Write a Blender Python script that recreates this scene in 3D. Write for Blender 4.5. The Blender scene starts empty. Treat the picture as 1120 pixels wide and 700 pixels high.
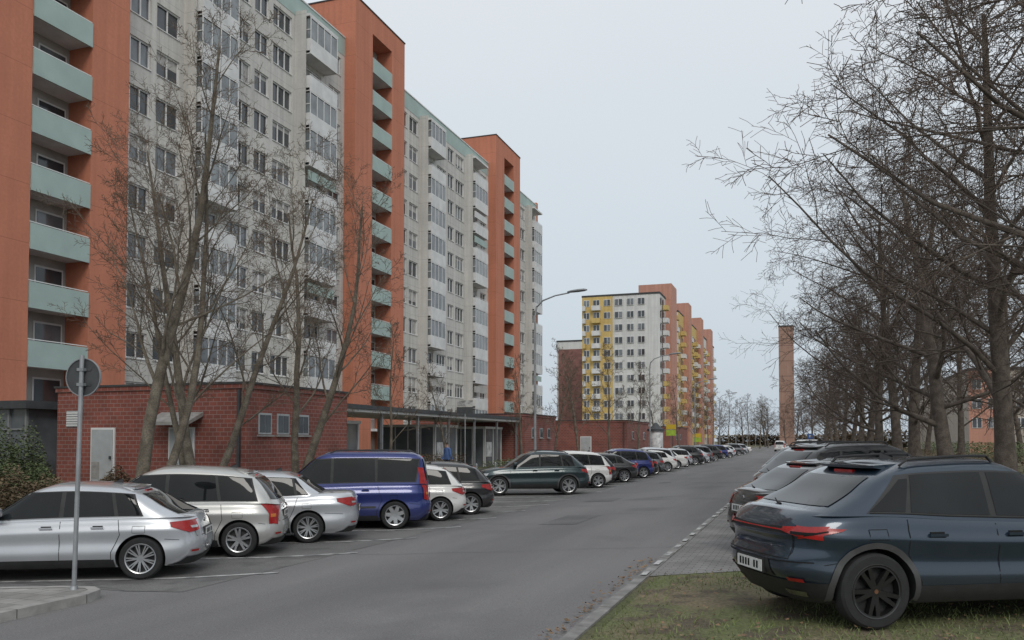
import bpy, math, random
from mathutils import Vector, Matrix
random.seed(11)
S=bpy.context.scene
COL=S.collection
# ------------------------------------------------------------------ materials
def newmat(name):
    m=bpy.data.materials.new(name); m.use_nodes=True
    nt=m.node_tree; b=nt.nodes['Principled BSDF']
    return m,nt,b
def mat(name,col,rough=.7,metal=0,ns=3.0,na=.15,bs=0,bst=.2,coat=0,spec=None,ns2=None,na2=0):
    m,nt,b=newmat(name)
    N=nt.nodes; L=nt.links
    b.inputs['Roughness'].default_value=rough; b.inputs['Metallic'].default_value=metal
    if coat:
        b.inputs['Coat Weight'].default_value=coat; b.inputs['Coat Roughness'].default_value=.04
    if spec is not None: b.inputs['Specular IOR Level'].default_value=spec
    tc=N.new('ShaderNodeTexCoord')
    def noise(s,d=5):
        n=N.new('ShaderNodeTexNoise'); n.inputs['Scale'].default_value=s; n.inputs['Detail'].default_value=d
        L.new(tc.outputs['Object'],n.inputs['Vector']); return n
    def mixc(n,a,lo=.3,hi=.7,prev=None):
        mr=N.new('ShaderNodeMapRange'); mr.inputs[1].default_value=lo; mr.inputs[2].default_value=hi
        mr.inputs[3].default_value=1-a; mr.inputs[4].default_value=1+a
        L.new(n.outputs['Fac'],mr.inputs[0])
        vm=N.new('ShaderNodeVectorMath'); vm.operation='SCALE'
        if prev is None: vm.inputs[0].default_value=col[:3]
        else: L.new(prev,vm.inputs[0])
        L.new(mr.outputs[0],vm.inputs['Scale']); return vm.outputs[0]
    if na>0:
        o=mixc(noise(ns),na)
        if ns2: o=mixc(noise(ns2,3),na2,prev=o)
        L.new(o,b.inputs['Base Color'])
    else: b.inputs['Base Color'].default_value=(*col[:3],1)
    if bs:
        n=noise(bs,6); bp=N.new('ShaderNodeBump'); bp.inputs['Strength'].default_value=bst; bp.inputs['Distance'].default_value=.02
        L.new(n.outputs['Fac'],bp.inputs['Height']); L.new(bp.outputs[0],b.inputs['Normal'])
    return m
def panelmat(name,col,pz=2.75,oz=3.0,py=0,oy=0,dark=.55,w=.035,rough=.85,na=.06,st=.86):
    m=mat(name,col,rough,ns=.5,na=na,ns2=6,na2=.05)
    nt=m.node_tree;N=nt.nodes;L=nt.links;b=N['Principled BSDF']
    src=b.inputs['Base Color'].links[0].from_socket
    tc=N.new('ShaderNodeTexCoord'); sp=N.new('ShaderNodeSeparateXYZ'); L.new(tc.outputs['Object'],sp.inputs[0])
    def line(sock,p,o):
        a=N.new('ShaderNodeMath');a.operation='SUBTRACT';L.new(sock,a.inputs[0]);a.inputs[1].default_value=o
        d=N.new('ShaderNodeMath');d.operation='FLOORED_MODULO';L.new(a.outputs[0],d.inputs[0]);d.inputs[1].default_value=p
        l=N.new('ShaderNodeMath');l.operation='LESS_THAN';L.new(d.outputs[0],l.inputs[0]);l.inputs[1].default_value=w
        return l.outputs[0]
    f=line(sp.outputs['Z'],pz,oz)
    if py:
        g=line(sp.outputs['Y'],py,oy); mx=N.new('ShaderNodeMath');mx.operation='MAXIMUM';L.new(f,mx.inputs[0]);L.new(g,mx.inputs[1]); f=mx.outputs[0]
    mr=N.new('ShaderNodeMapRange');L.new(f,mr.inputs[0]);mr.inputs[3].default_value=1;mr.inputs[4].default_value=dark
    vm=N.new('ShaderNodeVectorMath');vm.operation='SCALE';L.new(src,vm.inputs[0]);L.new(mr.outputs[0],vm.inputs['Scale'])
    mp=N.new('ShaderNodeMapping');mp.inputs['Scale'].default_value=(1.3,1.3,.06);L.new(tc.outputs['Object'],mp.inputs[0])
    n=N.new('ShaderNodeTexNoise');n.inputs['Scale'].default_value=2;n.inputs['Detail'].default_value=6;L.new(mp.outputs[0],n.inputs['Vector'])
    m2=N.new('ShaderNodeMapRange');L.new(n.outputs['Fac'],m2.inputs[0]);m2.inputs[1].default_value=.3;m2.inputs[2].default_value=.7;m2.inputs[3].default_value=st;m2.inputs[4].default_value=1.06
    v2=N.new('ShaderNodeVectorMath');v2.operation='SCALE';L.new(vm.outputs[0],v2.inputs[0]);L.new(m2.outputs[0],v2.inputs['Scale'])
    L.new(v2.outputs[0],b.inputs['Base Color'])
    return m
def brickmat(name,c1,c2,mo,scale=1,bw=.25,bh=.075,ms=.007):
    m,nt,b=newmat(name);N=nt.nodes;L=nt.links
    tc=N.new('ShaderNodeTexCoord'); sp=N.new('ShaderNodeSeparateXYZ'); L.new(tc.outputs['Object'],sp.inputs[0])
    a=N.new('ShaderNodeMath');L.new(sp.outputs[0],a.inputs[0]);L.new(sp.outputs[1],a.inputs[1])
    c=N.new('ShaderNodeCombineXYZ');L.new(a.outputs[0],c.inputs[0]);L.new(sp.outputs[2],c.inputs[1])
    br=N.new('ShaderNodeTexBrick');L.new(c.outputs[0],br.inputs['Vector'])
    br.inputs['Color1'].default_value=(*c1,1);br.inputs['Color2'].default_value=(*c2,1);br.inputs['Mortar'].default_value=(*mo,1)
    br.inputs['Scale'].default_value=scale;br.inputs['Brick Width'].default_value=bw;br.inputs['Row Height'].default_value=bh;br.inputs['Mortar Size'].default_value=ms
    n=N.new('ShaderNodeTexNoise');n.inputs['Scale'].default_value=.9;n.inputs['Detail'].default_value=6;L.new(tc.outputs['Object'],n.inputs['Vector'])
    mr=N.new('ShaderNodeMapRange');L.new(n.outputs['Fac'],mr.inputs[0]);mr.inputs[1].default_value=.3;mr.inputs[2].default_value=.7;mr.inputs[3].default_value=.75;mr.inputs[4].default_value=1.2
    vm=N.new('ShaderNodeVectorMath');vm.operation='SCALE';L.new(br.outputs['Color'],vm.inputs[0]);L.new(mr.outputs[0],vm.inputs['Scale'])
    L.new(vm.outputs[0],b.inputs['Base Color']);b.inputs['Roughness'].default_value=.75
    return m
def pavemat(name,c1,c2,mo,bw=.3,bh=.3):
    m,nt,b=newmat(name);N=nt.nodes;L=nt.links
    tc=N.new('ShaderNodeTexCoord')
    br=N.new('ShaderNodeTexBrick');L.new(tc.outputs['Object'],br.inputs['Vector'])
    br.inputs['Color1'].default_value=(*c1,1);br.inputs['Color2'].default_value=(*c2,1);br.inputs['Mortar'].default_value=(*mo,1)
    br.inputs['Scale'].default_value=1;br.inputs['Brick Width'].default_value=bw;br.inputs['Row Height'].default_value=bh;br.inputs['Mortar Size'].default_value=.008
    n=N.new('ShaderNodeTexNoise');n.inputs['Scale'].default_value=1.6;n.inputs['Detail'].default_value=8;L.new(tc.outputs['Object'],n.inputs['Vector'])
    mr=N.new('ShaderNodeMapRange');L.new(n.outputs['Fac'],mr.inputs[0]);mr.inputs[1].default_value=.3;mr.inputs[2].default_value=.7;mr.inputs[3].default_value=.7;mr.inputs[4].default_value=1.2
    vm=N.new('ShaderNodeVectorMath');vm.operation='SCALE';L.new(br.outputs['Color'],vm.inputs[0]);L.new(mr.outputs[0],vm.inputs['Scale'])
    L.new(vm.outputs[0],b.inputs['Base Color']);b.inputs['Roughness'].default_value=.85
    return m
def twomat(name,c1,c2,scale,lo,hi,rough=.9,fine=40,fa=.25,bump=0,c3=None,s3=2,stretch=None,lo3=.52,hi3=.62):
    m,nt,b=newmat(name);N=nt.nodes;L=nt.links
    tc=N.new('ShaderNodeTexCoord')
    def noise(s,d=8,st=None):
        n=N.new('ShaderNodeTexNoise'); n.inputs['Scale'].default_value=s; n.inputs['Detail'].default_value=d
        if st:
            mp=N.new('ShaderNodeMapping');mp.inputs['Scale'].default_value=st;L.new(tc.outputs['Object'],mp.inputs[0]);L.new(mp.outputs[0],n.inputs['Vector'])
        else: L.new(tc.outputs['Object'],n.inputs['Vector'])
        return n
    n=noise(scale,8,stretch); r=N.new('ShaderNodeMapRange');L.new(n.outputs['Fac'],r.inputs[0]);r.inputs[1].default_value=lo;r.inputs[2].default_value=hi
    mx=N.new('ShaderNodeMix');mx.data_type='RGBA';L.new(r.outputs[0],mx.inputs[0]);mx.inputs[6].default_value=(*c1,1);mx.inputs[7].default_value=(*c2,1)
    o=mx.outputs[2]
    if c3:
        n3=noise(s3);r3=N.new('ShaderNodeMapRange');L.new(n3.outputs['Fac'],r3.inputs[0]);r3.inputs[1].default_value=lo3;r3.inputs[2].default_value=hi3
        m3=N.new('ShaderNodeMix');m3.data_type='RGBA';L.new(r3.outputs[0],m3.inputs[0]);L.new(o,m3.inputs[6]);m3.inputs[7].default_value=(*c3,1);o=m3.outputs[2]
    f=noise(fine,3);r2=N.new('ShaderNodeMapRange');L.new(f.outputs['Fac'],r2.inputs[0]);r2.inputs[1].default_value=.3;r2.inputs[2].default_value=.7;r2.inputs[3].default_value=1-fa;r2.inputs[4].default_value=1+fa
    vm=N.new('ShaderNodeVectorMath');vm.operation='SCALE';L.new(o,vm.inputs[0]);L.new(r2.outputs[0],vm.inputs['Scale'])
    L.new(vm.outputs[0],b.inputs['Base Color']);b.inputs['Roughness'].default_value=rough
    if bump:
        bp=N.new('ShaderNodeBump');bp.inputs['Strength'].default_value=bump;bp.inputs['Distance'].default_value=.01
        L.new(f.outputs['Fac'],bp.inputs['Height']);L.new(bp.outputs[0],b.inputs['Normal'])
    return m
M={}
M['asphalt']=twomat('asphalt',(.145,.141,.143),(.20,.194,.194),.5,.36,.64,.85,70,.26,.4,stretch=(1,.12,1),c3=(.13,.127,.128),s3=.35,lo3=.55,hi3=.7)
M['asphalt_bay']=twomat('asphalt_bay',(.14,.137,.135),(.18,.175,.17),.5,.42,.6,.88,60,.28,.4,c3=(.11,.107,.105),s3=1.1)
M['patch']=twomat('asphalt_patch',(.115,.113,.114),(.15,.146,.146),.8,.42,.6,.88,60,.25,.4)
M['paint_white']=twomat('road_paint',(.50,.50,.49),(.22,.22,.218),4,.46,.62,.7,60,.2)
M['ground']=twomat('soil_grass',(.085,.095,.04),(.15,.12,.075),.5,.4,.62,.95,25,.35,.5)
M['grass']=twomat('lawn',(.12,.135,.055),(.17,.14,.085),1.0,.42,.6,.95,30,.4,.5,c3=(.10,.08,.055),s3=2.2)
M['blade']=mat('grass_blade',(.15,.18,.065),.8,ns=1.5,na=.45)
M['leaf']=mat('dead_leaf',(.22,.14,.08),.8,ns=4,na=.5)
M['paving']=pavemat('concrete_paving',(.34,.325,.31),(.28,.27,.255),(.15,.145,.135))
M['cobble']=pavemat('bay_paving',(.25,.24,.235),(.20,.195,.19),(.12,.115,.11),.2,.1)
M['kerb']=mat('kerb_concrete',(.32,.31,.295),.85,ns=5,na=.22,bs=60,bst=.3)
M['kerbflat']=mat('kerb_worn',(.24,.235,.225),.88,ns=4,na=.35,bs=60,bst=.3)
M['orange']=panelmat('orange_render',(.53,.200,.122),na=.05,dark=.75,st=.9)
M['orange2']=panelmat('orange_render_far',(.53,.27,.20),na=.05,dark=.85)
M['orange3']=panelmat('hazed_brown_orange_render',(.36,.22,.17),na=.08,dark=.75,w=.4,pz=5.5)  # brown-orange of the far tower, lightened in the colour to imitate distance haze
M['beige']=panelmat('light_panel',(.60,.585,.55),py=3.0,oy=.1,dark=.76,na=.07,st=.82)
M['white']=mat('white_panel',(.67,.67,.66),.7,ns=1.2,na=.12)
M['far_white']=panelmat('white_far',(.66,.66,.64),dark=.85)
M['dull']=panelmat('dull_beige_far',(.45,.40,.35),dark=.85)
M['yellow']=panelmat('yellow_render',(.62,.45,.17),dark=.85)
M['green']=mat('pale_green',(.37,.47,.44),.75,ns=.8,na=.08)
M['frame']=mat('window_frame',(.72,.72,.71),.5,ns=2,na=.04)
M['curtain']=mat('curtain',(.42,.41,.39),.6,ns=3,na=.25)
M['dark']=mat('dark_gap',(.02,.02,.022),.8,na=.1)
M['loggia']=mat('loggia_wall',(.42,.41,.39),.85,ns=.7,na=.2)
def glassmat(name,c,r=.06,spec=.8):
    m=mat(name,c,r,ns=.9,na=.35,spec=spec); return m
M['glass']=glassmat('window_glass',(.045,.052,.06),.1)
M['glass2']=glassmat('window_glass_pale',(.15,.165,.18),.1)
M['bglass']=glassmat('balcony_glass',(.20,.22,.23),.1)
M['brick']=brickmat('dark_red_brick',(.27,.08,.058),(.21,.065,.05),(.29,.21,.19),1,.30,.15,.010)
M['brick2']=brickmat('brown_brick',(.26,.12,.10),(.22,.10,.085),(.15,.1,.08),1,1.2,.6)
M['metal']=mat('galvanised_steel',(.38,.39,.40),.45,.7,ns=5,na=.15)
M['greymetal']=mat('grey_painted_metal',(.24,.25,.26),.5,ns=5,na=.1)
M['signback']=mat('sign_back_grey',(.06,.064,.068),.65,0,ns=6,na=.2)
M['doorgrey']=mat('door_grey',(.42,.44,.45),.55,ns=3,na=.1)
M['canopy']=mat('canopy_dark',(.06,.065,.07),.6,ns=3,na=.2)
M['bark']=twomat('bark',(.11,.092,.07),(.18,.155,.12),4,.4,.6,.95,30,.3,.6)
M['bark_dark']=twomat('bark_dark',(.085,.068,.055),(.14,.115,.095),4,.4,.6,.95,30,.3,.6)
M['twig']=mat('twig',(.125,.092,.072),.9,ns=2,na=.3)
M['twig2']=mat('twig_left',(.15,.11,.08),.9,ns=2,na=.3)
M['shrub']=mat('shrub_brown',(.15,.11,.065),.9,ns=2,na=.4)
M['shrubg']=mat('hedge_green',(.11,.14,.06),.9,ns=3,na=.4)
M['redtile']=mat('roof_felt',(.06,.06,.062),.9,ns=2,na=.2)
M['blue']=mat('blue_jacket',(.07,.13,.30),.8,ns=8,na=.2)
M['jeans']=mat('dark_trousers',(.02,.022,.03),.85,ns=8,na=.2)
M['skin']=mat('skin',(.45,.27,.2),.6,ns=8,na=.05)
M['hair']=mat('hair',(.05,.03,.02),.7,ns=20,na=.2)
M['poster']=mat('poster',(.66,.66,.66),.5,ns=2.5,na=.4)
M['yg']=mat('sign_yellow_green',(.35,.5,.05),.5,ns=3,na=.2)
M['ysign']=mat('sign_yellow',(.6,.42,.03),.5,ns=3,na=.1)
M['bluesign']=mat('sign_blue',(.04,.12,.36),.5,ns=3,na=.1)
# car mats
M['tyre']=mat('tyre',(.022,.022,.023),.85,ns=10,na=.2)
M['rim']=mat('alloy_rim',(.50,.51,.52),.3,.85,ns=5,na=.08)
M['rimb']=mat('black_rim',(.018,.018,.019),.3,.3,ns=5,na=.1,coat=.5)
M['plastic']=mat('black_plastic',(.024,.024,.025),.6,ns=8,na=.2)
M['cladding']=mat('satin_grey_cladding',(.075,.076,.078),.5,.2,ns=8,na=.15)
M['cglass']=mat('car_glass',(.010,.012,.013),.02,ns=1.2,na=.5,spec=.38)
M['red']=mat('tail_light',(.34,.012,.012),.22,ns=9,na=.25,coat=.3)
M['orangel']=mat('indicator',(.6,.2,.05),.15,ns=9,na=.2)
M['clear']=mat('head_light',(.5,.52,.54),.1,.3,ns=9,na=.2,coat=.6)
M['plate']=mat('number_plate',(.7,.7,.68),.4,ns=25,na=.12)
M['chrome']=mat('chrome',(.35,.35,.35),.2,1,na=0)
M['seam']=mat('panel_gap',(.008,.008,.008),.9,na=0)
M['copper']=mat('copper_trim',(.30,.15,.09),.35,.8,ns=5,na=.1)
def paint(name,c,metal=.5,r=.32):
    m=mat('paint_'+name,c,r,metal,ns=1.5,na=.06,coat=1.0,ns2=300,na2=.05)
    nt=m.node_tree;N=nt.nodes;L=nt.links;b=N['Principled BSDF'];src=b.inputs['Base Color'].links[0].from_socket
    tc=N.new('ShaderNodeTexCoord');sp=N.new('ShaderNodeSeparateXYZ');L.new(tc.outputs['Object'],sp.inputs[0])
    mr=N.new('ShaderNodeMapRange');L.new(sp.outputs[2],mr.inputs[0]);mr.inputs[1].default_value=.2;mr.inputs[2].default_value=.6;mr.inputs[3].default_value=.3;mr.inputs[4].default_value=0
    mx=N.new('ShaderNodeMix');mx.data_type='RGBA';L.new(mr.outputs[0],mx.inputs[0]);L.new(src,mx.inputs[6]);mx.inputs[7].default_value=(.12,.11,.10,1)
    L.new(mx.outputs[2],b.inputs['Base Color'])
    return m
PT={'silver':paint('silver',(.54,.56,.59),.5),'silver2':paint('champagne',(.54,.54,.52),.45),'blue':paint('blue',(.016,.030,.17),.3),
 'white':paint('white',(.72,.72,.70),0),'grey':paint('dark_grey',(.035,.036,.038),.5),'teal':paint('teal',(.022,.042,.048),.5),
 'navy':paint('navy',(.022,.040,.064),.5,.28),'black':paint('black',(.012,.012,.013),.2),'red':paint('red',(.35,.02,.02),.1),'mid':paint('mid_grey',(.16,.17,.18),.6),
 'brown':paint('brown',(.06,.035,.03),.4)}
# ------------------------------------------------------------------ mesh builder
class MB:
    def __init__(s,mats): s.v=[];s.f=[];s.m=[];s.mats=mats
    def add(s,vs,fs,m):
        o=len(s.v); s.v.extend(vs)
        for f in fs: s.f.append(tuple(i+o for i in f)); s.m.append(m)
    def quad(s,a,b,c,d,m=0): s.add([a,b,c,d],[(0,1,2,3)],m)
    def box(s,x0,x1,y0,y1,z0,z1,m=0):
        if x0>x1:x0,x1=x1,x0
        if y0>y1:y0,y1=y1,y0
        s.add([(x0,y0,z0),(x1,y0,z0),(x1,y1,z0),(x0,y1,z0),(x0,y0,z1),(x1,y0,z1),(x1,y1,z1),(x0,y1,z1)],
          [(3,2,1,0),(4,5,6,7),(0,1,5,4),(1,2,6,5),(2,3,7,6),(3,0,4,7)],m)
    def tube(s,pts,rads,n,m=0,cap=False):
        vs=[];K=len(pts)
        for i in range(K):
            a=pts[max(0,i-1)];b=pts[min(K-1,i+1)]
            d=(b-a)
            if d.length<1e-9: d=Vector((0,0,1))
            d.normalize()
            ref=Vector((1,0,0)) if abs(d.x)<.8 else Vector((0,1,0))
            u=d.cross(ref).normalized();w=d.cross(u)
            r=rads[i];p=pts[i]
            for k in range(n):
                t=2*math.pi*k/n
                c=math.cos(t)*r;q=math.sin(t)*r
                vs.append((p.x+u.x*c+w.x*q,p.y+u.y*c+w.y*q,p.z+u.z*c+w.z*q))
        fs=[]
        for i in range(K-1):
            for k in range(n):
                k2=(k+1)%n
                fs.append((i*n+k,i*n+k2,(i+1)*n+k2,(i+1)*n+k))
        if cap: fs.append(tuple(range(n-1,-1,-1)));fs.append(tuple((K-1)*n+k for k in range(n)))
        s.add(vs,fs,m)
    def mesh(s,name,smooth=False,angle=35):
        me=bpy.data.meshes.new(name); me.from_pydata([tuple(v) for v in s.v],[],s.f)
        for mm in s.mats: me.materials.append(mm)
        me.polygons.foreach_set('material_index',s.m)
        if smooth:
            me.polygons.foreach_set('use_smooth',[True]*len(s.f))
            me.update()
            if angle<180:
                try: me.set_sharp_from_angle(angle=math.radians(angle))
                except Exception: pass
        me.update(); return me
    def obj(s,name,parent=None,smooth=False,angle=35):
        o=bpy.data.objects.new(name,s.mesh(name,smooth,angle));COL.objects.link(o)
        if parent: o.parent=parent
        return o
def empty(name,loc=(0,0,0),rz=0):
    e=bpy.data.objects.new(name,None);e.location=loc;e.rotation_euler=(0,0,rz);e.empty_display_size=.3;COL.objects.link(e);return e
# ------------------------------------------------------------------ ground profile
BP=[(-900,.5),(-26,.5),(-14,.12),(-13.4,0),(-9,0),(0,.38),(900,.38)]
def zf(x):
    for (a,za),(b,zb) in zip(BP,BP[1:]):
        if a<=x<=b: return za+(zb-za)*(x-a)/(b-a)
    return .38
def sheet(name,x0,x1,y0,y1,off,m,ny=1,parent=None):
    mb=MB([m]);xs=[x0]+[b[0] for b in BP if x0<b[0]<x1]+[x1]
    for a,b in zip(xs,xs[1:]):
        mb.quad((a,y0,zf(a)+off),(b,y0,zf(b)+off),(b,y1,zf(b)+off),(a,y1,zf(a)+off))
    return mb.obj(name,parent)
sheet('ground',-900,900,-300,1500,0,M['ground'])
sheet('road',-13.4,-2.1,-25,420,.004,M['asphalt'])
sheet('parking_bay_asphalt',-13.4,-8.0,9.5,200,.008,M['asphalt_bay'])
sheet('grass_verge',-1.85,20,-25,60,.004,M['grass'])
mb=MB([M['cobble']])
def gp(x,y,o): return (x,y,zf(x)+o)
mb.add([gp(-1.97,11.3,.010),gp(0,12.2,.010),gp(5.2,14.6,.010),gp(5.2,300,.010),gp(0,300,.010),gp(-1.97,300,.010)],[(0,1,4,5),(1,2,3,4)],0)
mb.obj('parking_paving')
mb=MB([M['kerb'],M['kerbflat']])
y=-20
while y<260:
    l=1.0
    z0=zf(-2.1)
    mb.box(-2.1,-1.97,y,y+l-.015,z0-.1,z0+.03+random.uniform(-.006,.006),1)
    if y>9: mb.box(-13.55,-13.4,y,y+l-.012,-.1,.13+random.uniform(-.004,.004),0)
    y+=l
mb.obj('kerb')
isl=empty('pavement')
pts=[(-30,-20),(-8.75,-20),(-8.72,8.6),(-8.85,8.95),(-9.1,9.1),(-9.5,9.02),(-14,6.9),(-30,6.9)]
def inset(pts,d):
    out=[];n=len(pts)
    for i in range(n):
        p=Vector(pts[i]);a=Vector(pts[i-1]);b=Vector(pts[(i+1)%n])
        e1=(p-a).normalized();e2=(b-p).normalized()
        n1=Vector((-e1.y,e1.x));n2=Vector((-e2.y,e2.x));q=(n1+n2);q=q/max(.3,(1+n1.dot(n2)))
        out.append(tuple(p+q*d))
    return out
ins=inset(pts,.14)
n=len(pts)
mb=MB([M['paving']]);mb.add([(x,y,.125) for x,y in ins],[tuple(range(n))],0);mb.obj('paving_slabs',isl)
mb=MB([M['kerb']])
for i in range(n):
    j=(i+1)%n;a,b,c,d=pts[i],pts[j],ins[j],ins[i]
    L_=math.dist(a,b);k=max(1,int(L_))
    for q in range(k):
        t0=q/k;t1=(q+1)/k-(.01/L_ if L_>.8 else 0)
        A=[a[0]+(b[0]-a[0])*t for t in(t0,t1)];B=[a[1]+(b[1]-a[1])*t for t in(t0,t1)]
        C=[d[0]+(c[0]-d[0])*t for t in(t0,t1)];D=[d[1]+(c[1]-d[1])*t for t in(t0,t1)]
        mb.quad((A[0],B[0],-.02),(A[1],B[1],-.02),(A[1],B[1],.13),(A[0],B[0],.13))
        mb.quad((A[0],B[0],.13),(A[1],B[1],.13),(C[1],D[1],.13),(C[0],D[0],.13))
mb.obj('kerb_stones',isl)
sheet('footpath',-18.2,-15.4,7,150,.02,M['paving'])
mk=MB([M['paint_white']])
ANG=math.radians(27)
hd=Vector((-math.cos(ANG),-math.sin(ANG)))
def strip(x0,y0,d,l,w,off=.014):
    p=Vector((x0,y0));nrm=Vector((-d.y,d.x))*w/2
    k=max(1,int(l/.5))
    for i in range(k):
        a=p+d*l*i/k;b=p+d*l*(i+1)/k
        mk.quad(gp(*(a-nrm),off),gp(*(b-nrm),off),gp(*(b+nrm),off),gp(*(a+nrm),off))
yy=11.3
while yy<150:
    strip(-7.7,yy,hd,5.8,.12)
    yy+=2.45
yy=11.2
while yy<200:
    strip(-2.03,yy,Vector((0,1)),.42,.08,.042); yy+=1.0
mk.obj('road_markings')
mb=MB([M['patch'],M['plastic']])
for (x,y,w,l) in((-5.9,19,.9,2.6),(-6.9,27,1.0,1.6)):
    mb.add([gp(x,y,.009),gp(x+w,y,.009),gp(x+w,y+l,.009),gp(x,y+l,.009)],[(0,1,2,3)],0)
for (x,y) in((-6.2,40),(-4.4,60)):
    mb.add([gp(x+.3*math.cos(t*math.pi/10),y+.3*math.sin(t*math.pi/10),.012) for t in range(20)],[tuple(range(20))],1)
def crack(x,y,dx,dy,n,w=.008):
    p=(x,y)
    for i in range(n):
        q=(p[0]+dx+random.gauss(0,.06),p[1]+dy+random.gauss(0,.06))
        d=Vector((q[0]-p[0],q[1]-p[1])).normalized();nn=Vector((-d.y,d.x))*w
        mb.add([gp(p[0]-nn.x,p[1]-nn.y,.011),gp(q[0]-nn.x,q[1]-nn.y,.011),gp(q[0]+nn.x,q[1]+nn.y,.011),gp(p[0]+nn.x,p[1]+nn.y,.011)],[(0,1,2,3)],0)
        p=q
crack(-7.6,13.5,.28,.04,20);crack(-7.9,22,.3,-.02,19);crack(-7.5,33,.3,.03,18);crack(-12,9.9,.3,-.03,12)
mb.obj('road_repair')
# ------------------------------------------------------------------ grass
mb=MB([M['blade'],M['leaf']])
def inpoly_grass(x,y):
    if x<-1.9: return False
    return y< 11.3+(x+1.95)*.47
for i in range(30000):
    x=random.uniform(-1.9,6.5);y=random.uniform(4.5,13.5)
    if not inpoly_grass(x,y): continue
    if math.sin(x*2.1+y*.7)+math.sin(y*1.7-x)+random.uniform(-1.3,1.3)<-.5: continue
    z=zf(x);h=random.uniform(.02,.065);a=random.uniform(0,6.28);w=.006
    dx,dy=math.cos(a)*w,math.sin(a)*w;lx,ly=random.gauss(0,.025),random.gauss(0,.025)
    mb.add([(x-dx,y-dy,z),(x+dx,y+dy,z),(x+lx,y+ly,z+h)],[(0,1,2)],0)
for i in range(1000):
    x=random.uniform(-1.8,6);y=random.uniform(4.5,13)
    if i%4==0: x=-2.15-abs(random.gauss(0,.12))
    elif not inpoly_grass(x,y): continue
    z=zf(x)+random.uniform(.02,.05);a=random.uniform(0,6.28);r=random.uniform(.012,.032)
    p=[(x+r*math.cos(a+k*1.57),y+r*(.7 if k%2 else 1)*math.sin(a+k*1.57),z+random.uniform(-.01,.015)) for k in range(4)]
    mb.add(p,[(0,1,2,3)],1)
mb.obj('grass')
# ------------------------------------------------------------------ trees
def treemesh(name,seed,P,mats):
    rnd=random.Random(seed);mb=MB(mats)
    def grow(p,d,L,r,lvl):
        ns=P['ns'][lvl];sl=L/ns;pts=[p.copy()];rads=[r];dirs=[d.copy()]
        if lvl==0: rads=[r*1.3]
        endr=P['end'][lvl]
        for i in range(ns):
            w=P['wig'][lvl]
            d=(d+Vector((rnd.gauss(0,w),rnd.gauss(0,w),rnd.gauss(0,w)*.7+P['trop'][lvl]))).normalized()
            p=p+d*sl;pts.append(p.copy());dirs.append(d.copy());rads.append(max(P['rmin'],r*(1-(i+1)/ns*(1-endr))))
        mb.tube(pts,rads,P['sides'][lvl],0 if lvl<P['barkl'] else 1)
        if lvl+1>=len(P['ns']): return
        n=P['nc'][lvl];st=P['st'][lvl];az=rnd.uniform(0,6.28)
        for k in range(n):
            t=st+(1-st)*(k+rnd.random()*.8)/n
            f=t*ns;i=min(ns-1,int(f));q=pts[i].lerp(pts[i+1],f-i);dd=dirs[i+1];rr=rads[i]+(rads[i+1]-rads[i])*(f-i)
            az+=2.4+rnd.uniform(-.5,.5);an=math.radians(P['ang'][lvl]*rnd.uniform(.7,1.25))*(1-P['angt'][lvl]*t)
            ref=Vector((0,0,1)) if abs(dd.z)<.9 else Vector((1,0,0))
            u=dd.cross(ref).normalized();v=dd.cross(u)
            nd=(dd*math.cos(an)+(u*math.cos(az)+v*math.sin(az))*math.sin(an)).normalized()
            cl=L*P['rat'][lvl]*rnd.uniform(.65,1.2)*(1-P['lt'][lvl]*t)
            grow(q,nd,cl,max(P['rmin'],min(rr*.85,rr*P['rr'][lvl]*rnd.uniform(.8,1.15))),lvl+1)
    for (off,d,L,r) in P['stems']:
        grow(Vector(off),Vector(d).normalized(),L,r,0)
    return mb.mesh(name,True,180)
def PR(H):
    return dict(stems=[((0,0,-.1),(.02,0,1),H*.80,.30)],ns=[8,7,5,3,2],end=[.22,.2,.25,.35,.5],wig=[.07,.12,.15,.2,.2],trop=[.02,.03,-.03,-.07,-.06],
      rmin=.0065,sides=[10,6,4,3,3],barkl=3,nc=[19,10,9,6],st=[.18,.14,.1,.08],ang=[66,48,45,45],angt=[.45,.1,0,0],rat=[.64,.46,.46,.5],lt=[.50,.40,.35,.3],rr=[.42,.5,.5,.6])
R=[treemesh('linden_mesh_%d'%i,40+i,PR(16+i),[M['bark_dark'],M['twig']]) for i in range(3)]
RF=[treemesh('linden_far_mesh_%d'%i,50+i,dict(PR(16.5),nc=[15,8,6,4],ns=[7,5,4,2,1],sides=[6,4,3,3,3],rmin=.014,barkl=2),[M['bark_dark'],M['twig']]) for i in range(2)]
def PL(stems,nc=(12,8,7,5)):
    return dict(stems=stems,ns=[9,6,4,3,2],end=[.18,.2,.3,.4,.5],wig=[.05,.10,.14,.18,.2],trop=[.05,.06,.03,.01,0],
      rmin=.0042,sides=[9,5,4,3,3],barkl=3,nc=list(nc),st=[.25,.2,.15,.1],ang=[42,42,42,42],angt=[.3,.1,0,0],rat=[.42,.45,.45,.5],lt=[.45,.4,.4,.3],rr=[.38,.48,.48,.6])
Ls=[treemesh('maple_mesh_0',3,PL([((0,0,-.1),(.05,.0,1),11.4,.165),((.18,.1,-.1),(.22,.12,1),9.5,.12)]),[M['bark'],M['twig2']]),
    treemesh('maple_mesh_1',5,PL([((0,0,-.1),(-.03,.08,1),10.2,.14),((.1,.15,-.1),(.38,.1,1),9.2,.12),((-.1,0,-.1),(-.3,.1,1),8.5,.10)]),[M['bark'],M['twig2']]),
    treemesh('maple_mesh_2',9,PL([((0,0,-.1),(.30,.1,1),10,.15),((0,.1,-.1),(-.10,.1,1),9.5,.14)]),[M['bark'],M['twig2']])]
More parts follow.
